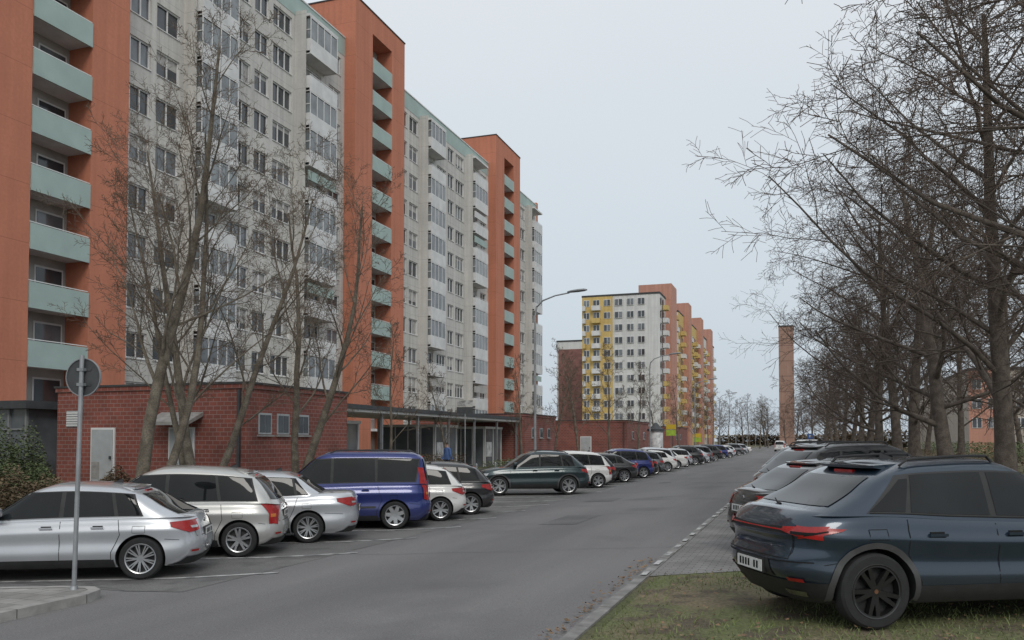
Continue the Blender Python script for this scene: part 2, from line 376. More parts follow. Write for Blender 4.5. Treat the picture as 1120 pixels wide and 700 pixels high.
SM=[treemesh('young_tree_mesh_%d'%i,70+i,dict(PL([((0,0,-.1),(.03,0,1),7.5,.10)],(12,7,6,3)),rmin=.007,ns=[7,5,3,2,1]),[M['bark'],M['twig2']]) for i in range(2)]
def puttree(me,name,x,y,s=1,rz=0):
    o=bpy.data.objects.new(name,me);COL.objects.link(o);o.location=(x,y,zf(x)-.02);o.scale=(s,s,s);o.rotation_euler=(0,0,rz);return o
puttree(Ls[0],'bare_tree',-14.4,15.6,1,.3)
puttree(Ls[1],'bare_tree',-15.0,18.3,1,.3)
puttree(Ls[2],'bare_tree',-15.0,22.9,1,.33)
puttree(Ls[1],'bare_tree',-20,11.5,.95,2.0)
for (x,y,s,r,k) in((-17.5,34,.85,0,0),(-19,44,.8,2,1),(-16.5,50,.85,4,0),(-15,58,1.1,1,1),(-14.5,66,1.15,3,0),(-18,62,1,5,1),(-14.5,78,1.1,2,0),(-16,97,1.2,1,1),(-15,108,1.2,4,0),(-14.5,120,1.3,0,1),(-16,134,1.3,2,0),(-15,150,1.4,0,1),(-14,170,1.4,2,0),(-20,190,1.4,3,1),(-12,200,1.5,5,0),(-11,228,1.6,1,0),(-10,255,1.7,1,1)):
    puttree(SM[k],'bare_tree',x,y,s,r)
k=0
for (x,y,s) in((7.2,14.5,1.0),(6.0,21,1.0),(5.6,28.5,1.0),(5.2,36,1.02),(4.9,44,1.0),(4.9,52,1.0),(4.8,61,1.02),(4.8,71,1.0),(4.7,82,1.02),(4.6,95,1.0),(4.5,110,1.0),(4.4,128,1.0),(4.2,150,1.0),(4,178,1.0),(4,205,1.0),(13,36,1.0),(12.5,50,1.0),(13,66,1.05),(13,84,1.05),(13,106,1.05),(20,74,1),(21,100,1.05)):
    puttree(R[k%3] if y<75 and x<14 else RF[k%2],'linden_tree',x,y,s,k*1.9+.6);k+=1
for (x,y,s,r) in((2,235,1,0),(-2,262,1.0,1),(8,240,1,2),(-12,285,1,3),(-22,330,1.1,4),(6,280,1.1,5),(-14,345,1.1,3),(0,350,1.1,3),(-28,300,1,1),(-6,300,.9,2)):
    puttree(RF[k%2],'linden_tree',x,y,s,r);k+=1
def shrub(name,cx,cy,sx,sy,h,n,m,tw=.25,dome=False):
    mb=MB([m]);z0=zf(cx)
    for i in range(n):
        x=cx+random.uniform(-sx,sx);y=cy+random.uniform(-sy,sy)
        hh=h
        if dome:
            q=((x-cx)/sx)**2+((y-cy)/sy)**2
            if q>1: continue
            hh=h*math.sqrt(1-q)*(.8+.25*math.sin(x*5+y*3))
        z=z0+random.uniform(0,hh)*random.uniform(.85,1)
        a=random.uniform(0,6.28);l=random.uniform(.04,.12)*tw*4;e=random.uniform(-.5,1)
        d=Vector((math.cos(a),math.sin(a),e)).normalized()*l;w=Vector((-math.sin(a),math.cos(a),random.uniform(-.5,.5)))*l*.35
        p=Vector((x,y,z))
        mb.add([tuple(p-w*.5),tuple(p+d*.5-w),tuple(p+d),tuple(p+d*.5+w)],[(0,1,2,3)],0)
    mb.obj(name)
shrub('hedge',-14.6,29,.5,6,.9,9000,M['shrubg'])
shrub('hedge',-14.7,48,.5,9,1.0,9000,M['shrubg'])
shrub('hedge',-19.5,40,.6,7,1.1,9000,M['shrub'])
shrub('hedge',-14.6,75,.6,14,1.0,9000,M['shrubg'])
shrub('evergreen_shrub',-24.3,20.4,1.7,1.5,2.7,22000,M['shrubg'],.25,True)
shrub('evergreen_shrub',-21.9,19.0,1.3,1.0,1.3,10000,M['shrubg'],.22,True)
shrub('shrub',-19.8,17.2,1.6,1.1,1.2,9000,M['shrub'],.25,True)
shrub('shrub',-22.4,23.4,1.1,.7,.9,5000,M['shrub'],.25,True)
shrub('shrub',-18.7,22.6,.7,1.0,.8,4000,M['shrubg'],.22,True)
shrub('shrub',-16.5,20.5,1.5,2.5,.5,4000,M['shrub'])
shrub('hedge',8.6,60,.7,38,1.1,14000,M['shrub'])
shrub('hedge',17,90,1.2,50,1.6,12000,M['shrubg'],.5)
shrub('hedge',-2,340,30,4,4,7000,M['shrub'],3)
shrub('hedge',25,200,20,4,4,7000,M['shrub'],2)
# ------------------------------------------------------------------ main apartment block
FH=2.75;Z0=3.0;NF=11
F=-35.0;FT=-34.0;BK=-47
bld=empty('apartment_block')
walls=MB([M['beige'],M['orange'],M['green'],M['loggia'],M['white'],M['redtile'],M['dark'],M['brick']])
wins=MB([M['frame'],M['glass'],M['glass2'],M['curtain'],M['bglass']])
balc=MB([M['white'],M['green'],M['frame'],M['bglass'],M['glass2'],M['loggia'],M['beige']])
def window(mb,x,y0,y1,z0,z1,parts=2,g=None):
    g=g if g is not None else random.choice([1,1,1,2,3,1,2])
    mb.quad((x-.19,y0,z0),(x-.19,y1,z0),(x-.19,y1,z1),(x-.19,y0,z1),1 if g==3 else g)
    if g==3:
        mb.quad((x-.185,y0,z0),(x-.185,y0+(y1-y0)*.3,z0),(x-.185,y0+(y1-y0)*.3,z1),(x-.185,y0,z1),3)
        mb.quad((x-.185,y1-(y1-y0)*.35,z0),(x-.185,y1,z0),(x-.185,y1,z1),(x-.185,y1-(y1-y0)*.35,z1),3)
    elif random.random()<.35:
        hh=(z1-z0)*random.choice([.25,.45,.7]); mb.quad((x-.185,y0,z1-hh),(x-.185,y1,z1-hh),(x-.185,y1,z1),(x-.185,y0,z1),3)
    t=.08
    mb.box(x-.17,x-.1,y0,y1,z0,z0+t,0);mb.box(x-.17,x-.1,y0,y1,z1-t,z1,0)
    ys=[y0+(y1-y0)*i/parts for i in range(parts+1)]
    for i,q in enumerate(ys):
        a=q-t/2 if 0<i<parts else (q if i==0 else q-t)
        mb.box(x-.17,x-.1,a,a+t,z0+t+.002,z1-t-.002,0)
    mb.box(x-.1,x+.06,y0-.03,y1+.03,z0-.05,z0-.004,0)
def section(ya,yb):
    base=ya
    W=[(.45,2.2,3),(3.1,1.9,2),(9.5,2.3,3),(12.25,1.6,2),(14.35,2.3,3),(21.7,1.8,2)]
    Bc=[(5.5,9.0),(17.2,21.0)]
    W=[(a,b,c) for a,b,c in W if base+a+b<yb-.2];Bc=[(a,b) for a,b in Bc if base+b<yb]
    ops=sorted([(base+a,base+a+b,c,0) for a,b,c in W]+[(base+a+.4,base+b-.4,3,1) for a,b in Bc])
    cur=ya
    for o in ops:
        walls.box(F-.3,F,cur,o[0],Z0+.002,Z0+NF*FH-.002,0);cur=o[1]
    walls.box(F-.3,F,cur,yb,Z0+.002,Z0+NF*FH-.002,0)
    for k in range(NF):
        z=Z0+k*FH
        for o in ops:
            s=.90 if not o[3] else .12
            walls.box(F-.3,F-.003,o[0],o[1],z,z+s,0);walls.box(F-.3,F-.003,o[0],o[1],z+2.35,z+FH,0)
            window(wins,F,o[0],o[1],z+s,z+2.35,o[2])
    walls.box(BK,F-.31,ya,yb,0,Z0+NF*FH,0)
    walls.box(F-.3,F-.004,ya,yb,0,Z0,3)
    walls.box(F-.3,F+.02,ya,yb,Z0+NF*FH,Z0+NF*FH+1.5,2)
    walls.box(F-.35,F+.08,ya,yb,Z0+NF*FH+1.5,Z0+NF*FH+1.6,4)
    walls.box(BK,F-.35,ya,yb,Z0+NF*FH,Z0+NF*FH+.8,5)
    for a,b in Bc:
        y0,y1=base+a,base+b
        for k in range(NF):
            z=Z0+k*FH
            balc.box(F,F+1.15,y0,y1,z-.10,z+.08,0)
            pz0,pz1=z-.16,z+.98
            balc.box(F+1.15,F+1.22,y0,y1,pz0,pz1,0)
            balc.box(F,F+1.15,y0,y0+.06,pz0,pz1,0);balc.box(F,F+1.15,y1-.06,y1,pz0,pz1,0)
            r=random.random()
            if r<.6:
                balc.box(F+1.13,F+1.17,y0+.03,y1-.03,pz1+.01,z+2.45,3 if r<.4 else 4)
                balc.box(F+.02,F+1.12,y0+.02,y0+.05,pz1+.01,z+2.45,3)
                for q in range(5):
                    yq=y0+.02+(y1-y0-.1)*q/4
                    balc.box(F+1.175,F+1.21,yq,yq+.07,pz1,z+2.5,2)
                balc.box(F+.02,F+1.21,y0-.02,y0+.015,z+1.6,z+1.66,2)
                balc.box(F+1.175,F+1.21,y0,y1,z+2.5,z+2.58,2)
            elif r<.75:
                balc.box(F+1.0,F+1.1,y0+.1,y1-.1,z+1.6,z+2.3,random.choice([5,0,1]))
            if r>=.6: balc.box(F+1.17,F+1.2,y0,y1,pz1+.08,pz1+.12,2)
        balc.box(F,F+.9,y0-.16,y0-.08,Z0-.3,Z0+NF*FH+.3,6)
        balc.box(F,F+1.2,y0-.1,y1+.1,Z0+NF*FH-.15,Z0+NF*FH+.05,0)
def tower(ya,yb,back=4.5):
    HT=38.1;p1=ya+2.9;p2=yb-2.5
    walls.box(FT-back,FT,ya,p1,0,HT,1);walls.box(FT-back,FT,p2,yb,0,HT,1)
    walls.box(FT-back,FT,p1,p2,36.3,HT-.003,1)
    walls.box(BK,FT-back-.01,ya+.02,yb-.02,0,35,1)
    walls.box(FT-back,FT-1.5,p1,p2,0,36.3,3)
    walls.box(FT-back-.05,FT+.06,ya-.06,yb+.06,HT,HT+.10,5)
    for k in range(12):
        z=Z0+k*FH
        walls.box(FT-1.5,FT-.02,p1,p2,z-.12,z+.08,4)
        if k>0:
            balc.box(FT-.02,FT+.06,p1+.03,p2-.03,z-.22,z+1.0,1)
            balc.box(FT-.06,FT-.03,p1,p2,z+1.06,z+1.10,2)
        if k<12:
            wins.box(FT-1.5,FT-1.46,p1+.3,p1+1.2,z+.1,z+2.2,0);wins.box(FT-1.46,FT-1.44,p1+.4,p1+1.1,z+.9,z+2.1,1)
            wins.box(FT-1.5,FT-1.46,p1+1.6,p2-.2,z+.9,z+2.2,0);wins.box(FT-1.46,FT-1.44,p1+1.7,p2-.3,z+1.0,z+2.1,random.choice([1,1,2]))
section(2.9,26.9)
for t in (26.9,59.9,93.0): tower(t,t+8.9)
section(35.8,59.9);section(68.8,93.0)
section(101.9,112.0)
walls.box(BK,F+.05,112.0,112.6,0,35.2,1)
for y in(47,80,106): walls.box(F-7,F-3.5,y,y+3,34,36.2,4)
walls.obj('walls',bld);wins.obj('windows',bld);balc.obj('balconies',bld)
# ------------------------------------------------------------------ far blocks
def farblock(name,x0,x1,y0,y1,H,gable,front,base='far_white'):
    e=empty(name);w=MB([M[base],M['yellow'],M['orange2'],M['redtile'],M['brick2'],M['green']]);g=MB([M['frame'],M['glass'],M['glass2']]);b=MB([M['white'],M['yellow'],M['orange2']])
    w.box(x0,x1,y0,y1,0,H,0);w.box(x0-.1,x1+.1,y0-.1,y1+.1,H,H+.4,3)
    nf=int((H-3)/FH)
    for f0,f1,m,nw in gable:
        a=x0+(x1-x0)*f0;c=x0+(x1-x0)*f1
        if m: w.box(a,c,y0-.12-.01*m,y0,0,H-(2 if m==4 else .05),m)
        for k in range(nf):
            z=3+k*FH
            for q in range(nw):
                cx=a+(c-a)*(q+.5)/nw;ww=min(1.7,(c-a)/nw*.62)
                g.box(cx-ww/2,cx+ww/2,y0-.22,y0-.12,z+.85,z+2.3,0)
                for s_ in(-1,1):
                    g.box(cx+(s_-1)*ww/4+.06,cx+(s_+1)*ww/4-.06,y0-.25,y0-.22,z+.93,z+2.22,1+(random.random()<.4))
            if m==1:
                b.box(a+.3,a+(c-a)*.45,y0-1.2,y0-.14,z-.1,z+.95,random.choice([0,1,0]))
    y=y0
    for L_,m,pro in front:
        if m!=0 or pro: w.box(x1,x1+.15+pro,y,y+L_,0,H+(3.5 if m==2 else -.1),m)
        if m==2: w.box(x1-6,x1,y,y+L_,H,H+3.49,2)
        for k in range(nf):
            z=3+k*FH
            q=0
            if m==2: continue
            while q*2.8+2.4<L_:
                g.box(x1+.15+pro,x1+.2+pro,y+q*2.8+.4,y+q*2.8+2.2,z+.85,z+2.3,1+(random.random()<.4))
                if q%2==1: b.box(x1+.2+pro,x1+1.3+pro,y+q*2.8+.1,y+q*2.8+2.6,z-.1,z+.9,random.choice([0,1]))
                q+=1
        y+=L_
    w.obj('walls',e);g.obj('windows',e);b.obj('balconies',e)
farblock('apartment_block',-46,-29,181,205,33.5,[(0,.12,1,1),(.12,.40,1,2),(.40,.56,0,1),(.56,.84,0,2),(.84,1,0,0)],[(8,0,0),(8,2,1.2),(8,0,0)])
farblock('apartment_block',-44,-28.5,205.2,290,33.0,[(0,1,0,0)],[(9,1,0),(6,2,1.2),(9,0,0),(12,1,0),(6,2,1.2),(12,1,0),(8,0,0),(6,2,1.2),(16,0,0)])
farblock('apartment_block',-61.5,-47,215,240,28,[(.03,1,4,0)],[(25,4,0)])
farblock('apartment_block',22,38,135,190,12,[(0,.25,2,2),(.25,.55,0,3),(.55,.75,2,1),(.75,1,1,1)],[(55,0,0)],'dull')
e=empty('tower_block');w=MB([M['orange3'],M['glass'],M['redtile']])
w.box(-8.6,-3.6,320,334,0,43,0);w.box(-8.7,-3.5,319.9,334.1,43,43.5,2)
w.obj('walls',e)
# ------------------------------------------------------------------ low brick buildings
def brickhouse(x0,x1,y0,y1,H,zg,doors,vents,ewin):
    e=empty('brick_house');w=MB([M['brick'],M['kerb'],M['redtile']]);d=MB([M['doorgrey'],M['frame'],M['glass'],M['kerb'],M['canopy']])
    w.box(x0,x1,y0,y1,0,H-.15,0);w.box(x0-.06,x1+.06,y0-.06,y1+.06,H-.15,H,0)
    w.box(x0-.1,x1+.1,y0-.1,y1+.1,H,H+.07,2)
    for cx in doors:
        d.box(cx-.55,cx+.55,y0-.05,y0,zg,zg+2.15,1);d.box(cx-.48,cx+.48,y0-.08,y0-.05,zg+.03,zg+2.08,0)
        d.box(cx-.46,cx-.1,y0-.09,y0-.08,zg+.3,zg+.9,3)
        d.box(cx+.38,cx+.44,y0-.14,y0-.08,zg+1.0,zg+1.12,4)
    for cx,z in vents:
        d.box(cx-.32,cx+.32,y0-.04,y0,z,z+.6,0)
        for q in range(6): d.box(cx-.3,cx+.3,y0-.07,y0-.04,z+.04+q*.09,z+.09+q*.09,1)
    for cy in ewin:
        d.box(x1,x1+.03,cy-.38,cy+.38,zg+1.9,zg+2.65,0);d.box(x1+.03,x1+.045,cy-.31,cy-.02,zg+1.97,zg+2.58,2);d.box(x1+.03,x1+.045,cy+.02,cy+.31,zg+1.97,zg+2.58,2)
        d.box(x1,x1+.1,cy-.45,cy+.45,zg+1.82,zg+1.88,3)
    d.box(x1-.35,x1-.25,y0-.1,y0-.003,zg,H-.2,4)
    w.obj('walls',e);d.obj('doors_and_windows',e);return e
e=brickhouse(-26.4,-18,24.5,31.2,4.05,.42,[-24.2,-20.7],[(-25.6,2.6)],[25.5,26.6,27.9])
d=MB([M['kerb']]);d.add([(-21.6,23.7,2.75),(-19.8,23.7,2.75),(-19.8,24.49,3.1),(-21.6,24.49,3.1),(-21.6,23.7,2.63),(-19.8,23.7,2.63),(-19.8,24.49,2.95),(-21.6,24.49,2.95)],[(0,1,2,3),(7,6,5,4),(0,4,5,1),(1,5,6,2),(3,7,4,0)],0);d.obj('door_canopy',e)
brickhouse(-28,-19,58,66,4.0,.4,[-22],[],[60,62,64])
brickhouse(-28,-16,80,92,4.0,.35,[-20],[],[83,86,89])
brickhouse(-28,-17,118,132,4.0,.35,[-20],[],[120,124])
e=empty('entrance_canopy');c=MB([M['canopy'],M['metal'],M['glass'],M['frame'],M['brick'],M['glass2'],M['poster']])
c.box(-24.5,-19.2,32.5,62,3.55,3.75,0)
c.box(-24.4,-19.3,32.6,61.9,3.42,3.54,3)
for q in range(8):
    y=33+q*4.1
    for x in(-19.5,-24): c.box(x-.06,x+.06,y-.06,y+.06,.2,3.42,1)
for y0 in(33.3,45.6,53.8):
    c.box(-23.9,-20.5,y0,y0+3.4,.3,2.9,5)
    for q in range(5):
        x=-23.9+q*.83;c.box(x,x+.06,y0-.04,y0-.002,.3,2.95,3)
    for q in range(3): c.box(-20.5,-20.44,y0+q*1.6,y0+q*1.6+.09,.3,2.95,3)
    c.box(-23.9,-20.4,y0-.05,y0+3.4,2.9,3.05,3)
    c.box(-20.49,-20.46,y0+.3,y0+1.3,1.0,2.0,6)
c.box(-34,-24.5,38,42,3.3,3.5,0)
c.obj('canopy',e)
e=empty('entrance_hall');c=MB([M['canopy'],M['glass2'],M['greymetal'],M['loggia']])
c.box(-34,-27.4,24,34,3.3,3.6,0);c.box(-33.8,-27.7,24.4,34,.4,3.3,1)
for q in range(8):
    x=-33.8+q*.86;c.box(x,x+.08,24.3,24.395,.4,3.3,2)
for z in(1.3,2.5): c.box(-33.8,-27.7,24.32,24.39,z,z+.06,2)
c.obj('hall',e)
# ------------------------------------------------------------------ street furniture
def lamp(x,y,rz=0,name='street_lamp'):
    e=empty(name,(x,y,zf(x)),rz);mb=MB([M['metal'],M['greymetal'],M['clear']])
    pts=[Vector((0,0,0)),Vector((0,0,1.0)),Vector((0,0,1.02)),Vector((0,0,8.0)),Vector((.08,0,8.45)),Vector((.4,0,8.75)),Vector((1.0,0,8.95)),Vector((1.7,0,9.05))]
    mb.tube(pts,[.095,.09,.07,.05,.045,.04,.035,.035],10,0,True)
    h=MB([M['greymetal'],M['clear']])
    prof=[(1.6,.05,.04),(1.75,.13,.07),(2.1,.17,.09),(2.4,.15,.08),(2.55,.06,.04)]
    vs=[];fs=[]
    for i,(xx,w,t) in enumerate(prof):
        for k in range(10):
            a=2*math.pi*k/10;vs.append((xx,w*math.cos(a),9.08+t*math.sin(a)*(1 if math.sin(a)>0 else .6)+(xx-1.6)*.06))
    for i in range(4):
        for k in range(10): fs.append((i*10+k,i*10+(k+1)%10,(i+1)*10+(k+1)%10,(i+1)*10+k))
    fs.append(tuple(range(10)));fs.append(tuple(40+k for k in range(9,-1,-1)))
    h.add(vs,fs,0)
    mb.obj('pole',e,True);h.obj('lamp_head',e,True)
for y in(38.5,69,99,129,160,192,225): lamp(-12.1+ (0 if y<50 else .2),y)
SX,SY=-9.2,8.85
e=empty('traffic_sign',(SX,SY,.12));mb=MB([M['metal'],M['signback'],M['greymetal'],M['paint_white']])
mb.tube([Vector((0,0,0)),Vector((.05,.02,3.12))],[.03,.03],12,0,True)
mb.tube([Vector((0,0,0)),Vector((0,0,.05))],[.055,.045],12,0,True)
dz=2.83
def disc(y0,y1,r,m,cx=.047,n=36):
    vs=[(cx+r*math.cos(2*math.pi*k/n),yy,dz+r*math.sin(2*math.pi*k/n)) for yy in(y0,y1) for k in range(n)]
    fs=[tuple(range(n)),tuple(range(2*n-1,n-1,-1))]+[(k,n+k,n+(k+1)%n,(k+1)%n) for k in range(n)]
    mb.add(vs,fs,m)
disc(.060,.066,.255,1);disc(.067,.069,.255,3)
n=36
for k in range(n):
    a0,a1=2*math.pi*k/n,2*math.pi*(k+1)/n
    A=lambda r,a,y:(.047+r*math.cos(a),y,dz+r*math.sin(a))
    ra,rb,ya=.246,.258,.045
    mb.quad(A(ra,a0,ya),A(rb,a0,ya),A(rb,a1,ya),A(ra,a1,ya),2);mb.quad(A(rb,a0,ya),A(rb,a0,.07),A(rb,a1,.07),A(rb,a1,ya),2);mb.quad(A(ra,a1,ya),A(ra,a1,.06),A(ra,a0,.06),A(ra,a0,ya),2)
for zz in(dz+.1,dz-.1):
    mb.box(-.07,.16,.050,.0595,zz-.015,zz+.015,1);mb.box(.0,.095,-.02,.049,zz-.02,zz+.02,2)
mb.obj('post_and_disc',e,True,30)
e.rotation_euler=(0,0,math.radians(10))
def smallsign(x,y,h,kind):
    e=empty('traffic_sign',(x,y,zf(x)));mb=MB([M['metal'],M['bluesign'],M['paint_white'],M['ysign'],M['yg'],M['signback']])
    mb.tube([Vector((0,0,0)),Vector((0,0,h))],[.03,.03],8,0,True)
    if kind==0: mb.box(-.3,.3,-.05,-.032,h-.65,h-.05,1);mb.box(-.12,.12,-.055,-.051,h-.5,h-.2,2)
    if kind==1: mb.box(-.45,.45,-.05,-.032,h-.3,h,2);mb.box(-.45,.45,-.05,-.032,h-.7,h-.35,5)
    if kind==2: mb.box(-.5,.5,-.05,-.032,h-.55,h-.05,3);mb.box(-.5,.5,-.05,-.032,h-1.2,h-.6,4)
    mb.obj('sign',e)
smallsign(-16.9,41.5,4.0,1);smallsign(-13.0,88,3.8,2);smallsign(-13.9,94,3.4,0);smallsign(.6,110,2.6,0);smallsign(-13.9,118,3,2)
e=empty('advertising_column',(-13.9,84,zf(-13.9)));mb=MB([M['poster'],M['canopy'],M['bluesign']])
mb.tube([Vector((0,0,z)) for z in(0,.4,.401,2.2,2.9,2.901,3.15,3.2,3.75)],[.78,.78,.70,.70,.70,.85,.85,.6,.12],24,0,True)
mb.m=[{0:1,1:1,2:0,3:0,4:0,5:1,6:1,7:1}.get(i//24,1) for i in range(len(mb.m))]
mb.obj('column',e,True)
for y in(33.5,36,38.5,41): 
    b=MB([M['metal']]);b.tube([Vector((0,0,0)),Vector((0,0,.9)),Vector((0,0,.94))],[.05,.05,.02],10,0,True);o=b.obj('bollard',None,True);o.location=(-14.1,y,zf(-14.1))
# ------------------------------------------------------------------ person
def person(x,y,rz):
    e=empty('pedestrian',(x,y,zf(x)+.02),rz)
    V=[((0,0,.95),.14),((0,0,1.2),.15),((0,0,1.42),.13),((0,0,1.53),.055),((0,.01,1.6),.07),((0,.01,1.70),.085),((0,0,1.78),.05),
       ((.19,0,1.42),.065),((.25,-.05,1.15),.05),((.24,.1,.92),.038),((.24,.14,.84),.04),
       ((-.19,0,1.42),.065),((-.25,.02,1.15),.05),((-.24,-.12,.93),.038),((-.24,-.14,.85),.04),
       ((.1,0,.88),.10),((.1,.16,.50),.065),((.1,.12,.09),.045),((.1,.24,.04),.04),
       ((-.1,0,.88),.10),((-.1,-.06,.50),.065),((-.1,-.3,.12),.045),((-.1,-.2,.04),.04)]
    E=[(0,1),(1,2),(2,3),(3,4),(4,5),(5,6),(2,7),(7,8),(8,9),(9,10),(2,11),(11,12),(12,13),(13,14),(0,15),(15,16),(16,17),(17,18),(0,19),(19,20),(20,21),(21,22)]
    me=bpy.data.meshes.new('figure');me.from_pydata([v for v,r in V],E,[]);o=bpy.data.objects.new('figure',me);COL.objects.link(o)
    md=o.modifiers.new('s','SKIN')
    for i,(v,r) in enumerate(V): me.skin_vertices[0].data[i].radius=(r,r*.85)
    me.skin_vertices[0].data[0].use_root=True
    ss=o.modifiers.new('u','SUBSURF');ss.levels=2;ss.render_levels=2
    dg=bpy.context.evaluated_depsgraph_get();m2=bpy.data.meshes.new_from_object(o.evaluated_get(dg))
    for k in('blue','jeans','skin','hair'): m2.materials.append(M[k])
    for p in m2.polygons:
        c=p.center;p.use_smooth=True
        p.material_index=0 if .88<c.z<1.5 else (1 if c.z<=.88 and abs(c.x)<.19 else (3 if c.z>1.66 or (c.z>1.55 and c.y<-.01) else 2))
    bpy.data.objects.remove(o);o=bpy.data.objects.new('figure',m2);COL.objects.link(o);o.parent=e
person(-17.4,40.3,math.radians(160))
# ------------------------------------------------------------------ CARS
def pc(pts):
    xs=[p[0] for p in pts];ys=[p[1] for p in pts];n=len(xs)
    h=[xs[i+1]-xs[i] for i in range(n-1)];d=[(ys[i+1]-ys[i])/h[i] for i in range(n-1)]
    m=[0]*n;m[0]=d[0];m[-1]=d[-1]
    for i in range(1,n-1):
        if d[i-1]*d[i]<=0: m[i]=0
        else:
            w1=2*h[i]+h[i-1];w2=h[i]+2*h[i-1];m[i]=(w1+w2)/(w1/d[i-1]+w2/d[i])
    def f(x):
        if x<=xs[0]: return ys[0]
        if x>=xs[-1]: return ys[-1]
        i=0
        while x>xs[i+1]: i+=1
        t=(x-xs[i])/h[i];t2=t*t;t3=t2*t
        return (2*t3-3*t2+1)*ys[i]+(t3-2*t2+t)*h[i]*m[i]+(-2*t3+3*t2)*ys[i+1]+(t3-t2)*h[i]*m[i+1]
    return f
class Surf:
    def __init__(s,xr,xf,w,zl,zt,n=8,m=3.5,crown=.05):
        s.xr,s.xf,s.w,s.zl,s.zt,s.n,s.m,s.crown=pc(xr),pc(xf),pc(w),pc(zl),pc(zt),n,m,crown
    def pos(s,v,xi,eta):
        a,b=s.xr(v),s.xf(v);x=(a+b)/2+(b-a)/2*xi;z=s.zl(x)+v*(s.zt(x)-s.zl(x));return Vector((x,s.w(v)*eta,z))
    def side(s,x,q,usev=False):
        zl,zt=s.zl(x),s.zt(x)
        v=q if usev else (q-zl)/(zt-zl)
        a,b=s.xr(v),s.xf(v);xi=max(-.995,min(.995,(x-(a+b)/2)/((b-a)/2)))
        return Vector((x,s.w(v)*(1-abs(xi)**s.n)**(1/s.m),zl+v*(zt-zl)))
    def end(s,y,q,sg,usev=False):
        x=s.xr(.5) if sg<0 else s.xf(.5);v=q
        for _ in range(5):
            zl,zt=s.zl(x),s.zt(x);v=q if usev else (q-zl)/(zt-zl)
            a,b=s.xr(v),s.xf(v);e=min(.995,abs(y)/s.w(v));x=(a+b)/2+sg*(b-a)/2*(1-e**s.m)**(1/s.n)
        zl,zt=s.zl(x),s.zt(x);v=q if usev else (q-zl)/(zt-zl)
        return Vector((x,y,zl+v*(zt-zl)))
    def build(s,mb,mi=0,nv=16,ns=46,ne=7,M_=10):
        X=.9;ec=(1-X**s.n)**(1/s.m);half=[]
        for i in range(ne+1):
            e=ec*i/ne;half.append((-(1-e**s.m)**(1/s.n),e))
        for i in range(1,ns): half.append((-X+2*X*i/ns,(1-abs(-X+2*X*i/ns)**s.n)**(1/s.m)))
        for i in range(ne+1):
            e=ec*(1-i/ne);half.append(((1-e**s.m)**(1/s.n),e))
        K=len(half);loop=half+[(a,-b) for a,b in reversed(half[1:-1])];N=len(loop)
        vs=[];fs=[]
        for j in range(nv+1):
            for a,b in loop: vs.append(s.pos(j/nv,a,b))
        for j in range(nv):
            for i in range(N):
                i2=(i+1)%N;fs.append((j*N+i2,j*N+i,(j+1)*N+i,(j+1)*N+i2))
        fs.append(tuple(range(N)))
        top=nv*N;rows=[]
        ym=max(p.y for p in vs[top:top+N])
        for i in range(1,K-1):
            A=vs[top+i];row=[top+i]
            for q in range(1,M_):
                y=A.y*(1-2*q/M_);row.append(len(vs))
                vs.append(Vector((A.x,y,A.z+s.crown*(A.y/ym)**1.5*(1-(y/A.y)**2))))
            row.append(top+(N-i));rows.append(row)
        for r0,r1 in zip(rows,rows[1:]):
            for q in range(M_): fs.append((r0[q],r0[q+1],r1[q+1],r1[q]))
        for q in range(M_):
            fs.append((top,rows[0][q+1],rows[0][q]));fs.append((top+K-1,rows[-1][q],rows[-1][q+1]))
        mb.add([tuple(v) for v in vs],fs,mi)
    def patch(s,mb,kind,lo,up,mi,off=.004,nu=14,nv=6,usev=False,mirror=True,thick=True):
        def pl(pts,t):
            ls=[0]
            for a,b in zip(pts,pts[1:]): ls.append(ls[-1]+math.dist(a,b))
            d=t*ls[-1]
            for i in range(len(pts)-1):
                if d<=ls[i+1]+1e-9:
                    f=(d-ls[i])/max(1e-9,ls[i+1]-ls[i]);return (pts[i][0]+(pts[i+1][0]-pts[i][0])*f,pts[i][1]+(pts[i+1][1]-pts[i][1])*f)
            return pts[-1]
        G=[]
        for j in range(nv+1):
            row=[]
            for i in range(nu+1):
                a=pl(lo,i/nu);b=pl(up,i/nu);p=(a[0]+(b[0]-a[0])*j/nv,a[1]+(b[1]-a[1])*j/nv)
                row.append(s.side(p[0],p[1],usev) if kind=='side' else s.end(p[0],p[1],-1 if kind=='rear' else 1,usev))
            G.append(row)
        out=[]
        for j in range(nv+1):
            for i in range(nu+1):
                du=G[j][min(nu,i+1)]-G[j][max(0,i-1)];dv=G[min(nv,j+1)][i]-G[max(0,j-1)][i];n=du.cross(dv)
                if n.length<1e-12: n=Vector((0,1,0)) if kind=='side' else Vector((-1 if kind=='rear' else 1,0,0))
                n.normalize();ref=Vector((0,1,0)) if kind=='side' else Vector((-1 if kind=='rear' else 1,0,0))
                if n.dot(ref)<0:n=-n
                out.append(G[j][i]+n*off)
        fs=[(j*(nu+1)+i,j*(nu+1)+i+1,(j+1)*(nu+1)+i+1,(j+1)*(nu+1)+i) for j in range(nv) for i in range(nu)]
        mb.add([tuple(p) for p in out],fs,mi)
        if kind=='side' and mirror: mb.add([(p.x,-p.y,p.z) for p in out],[tuple(reversed(f)) for f in fs],mi)
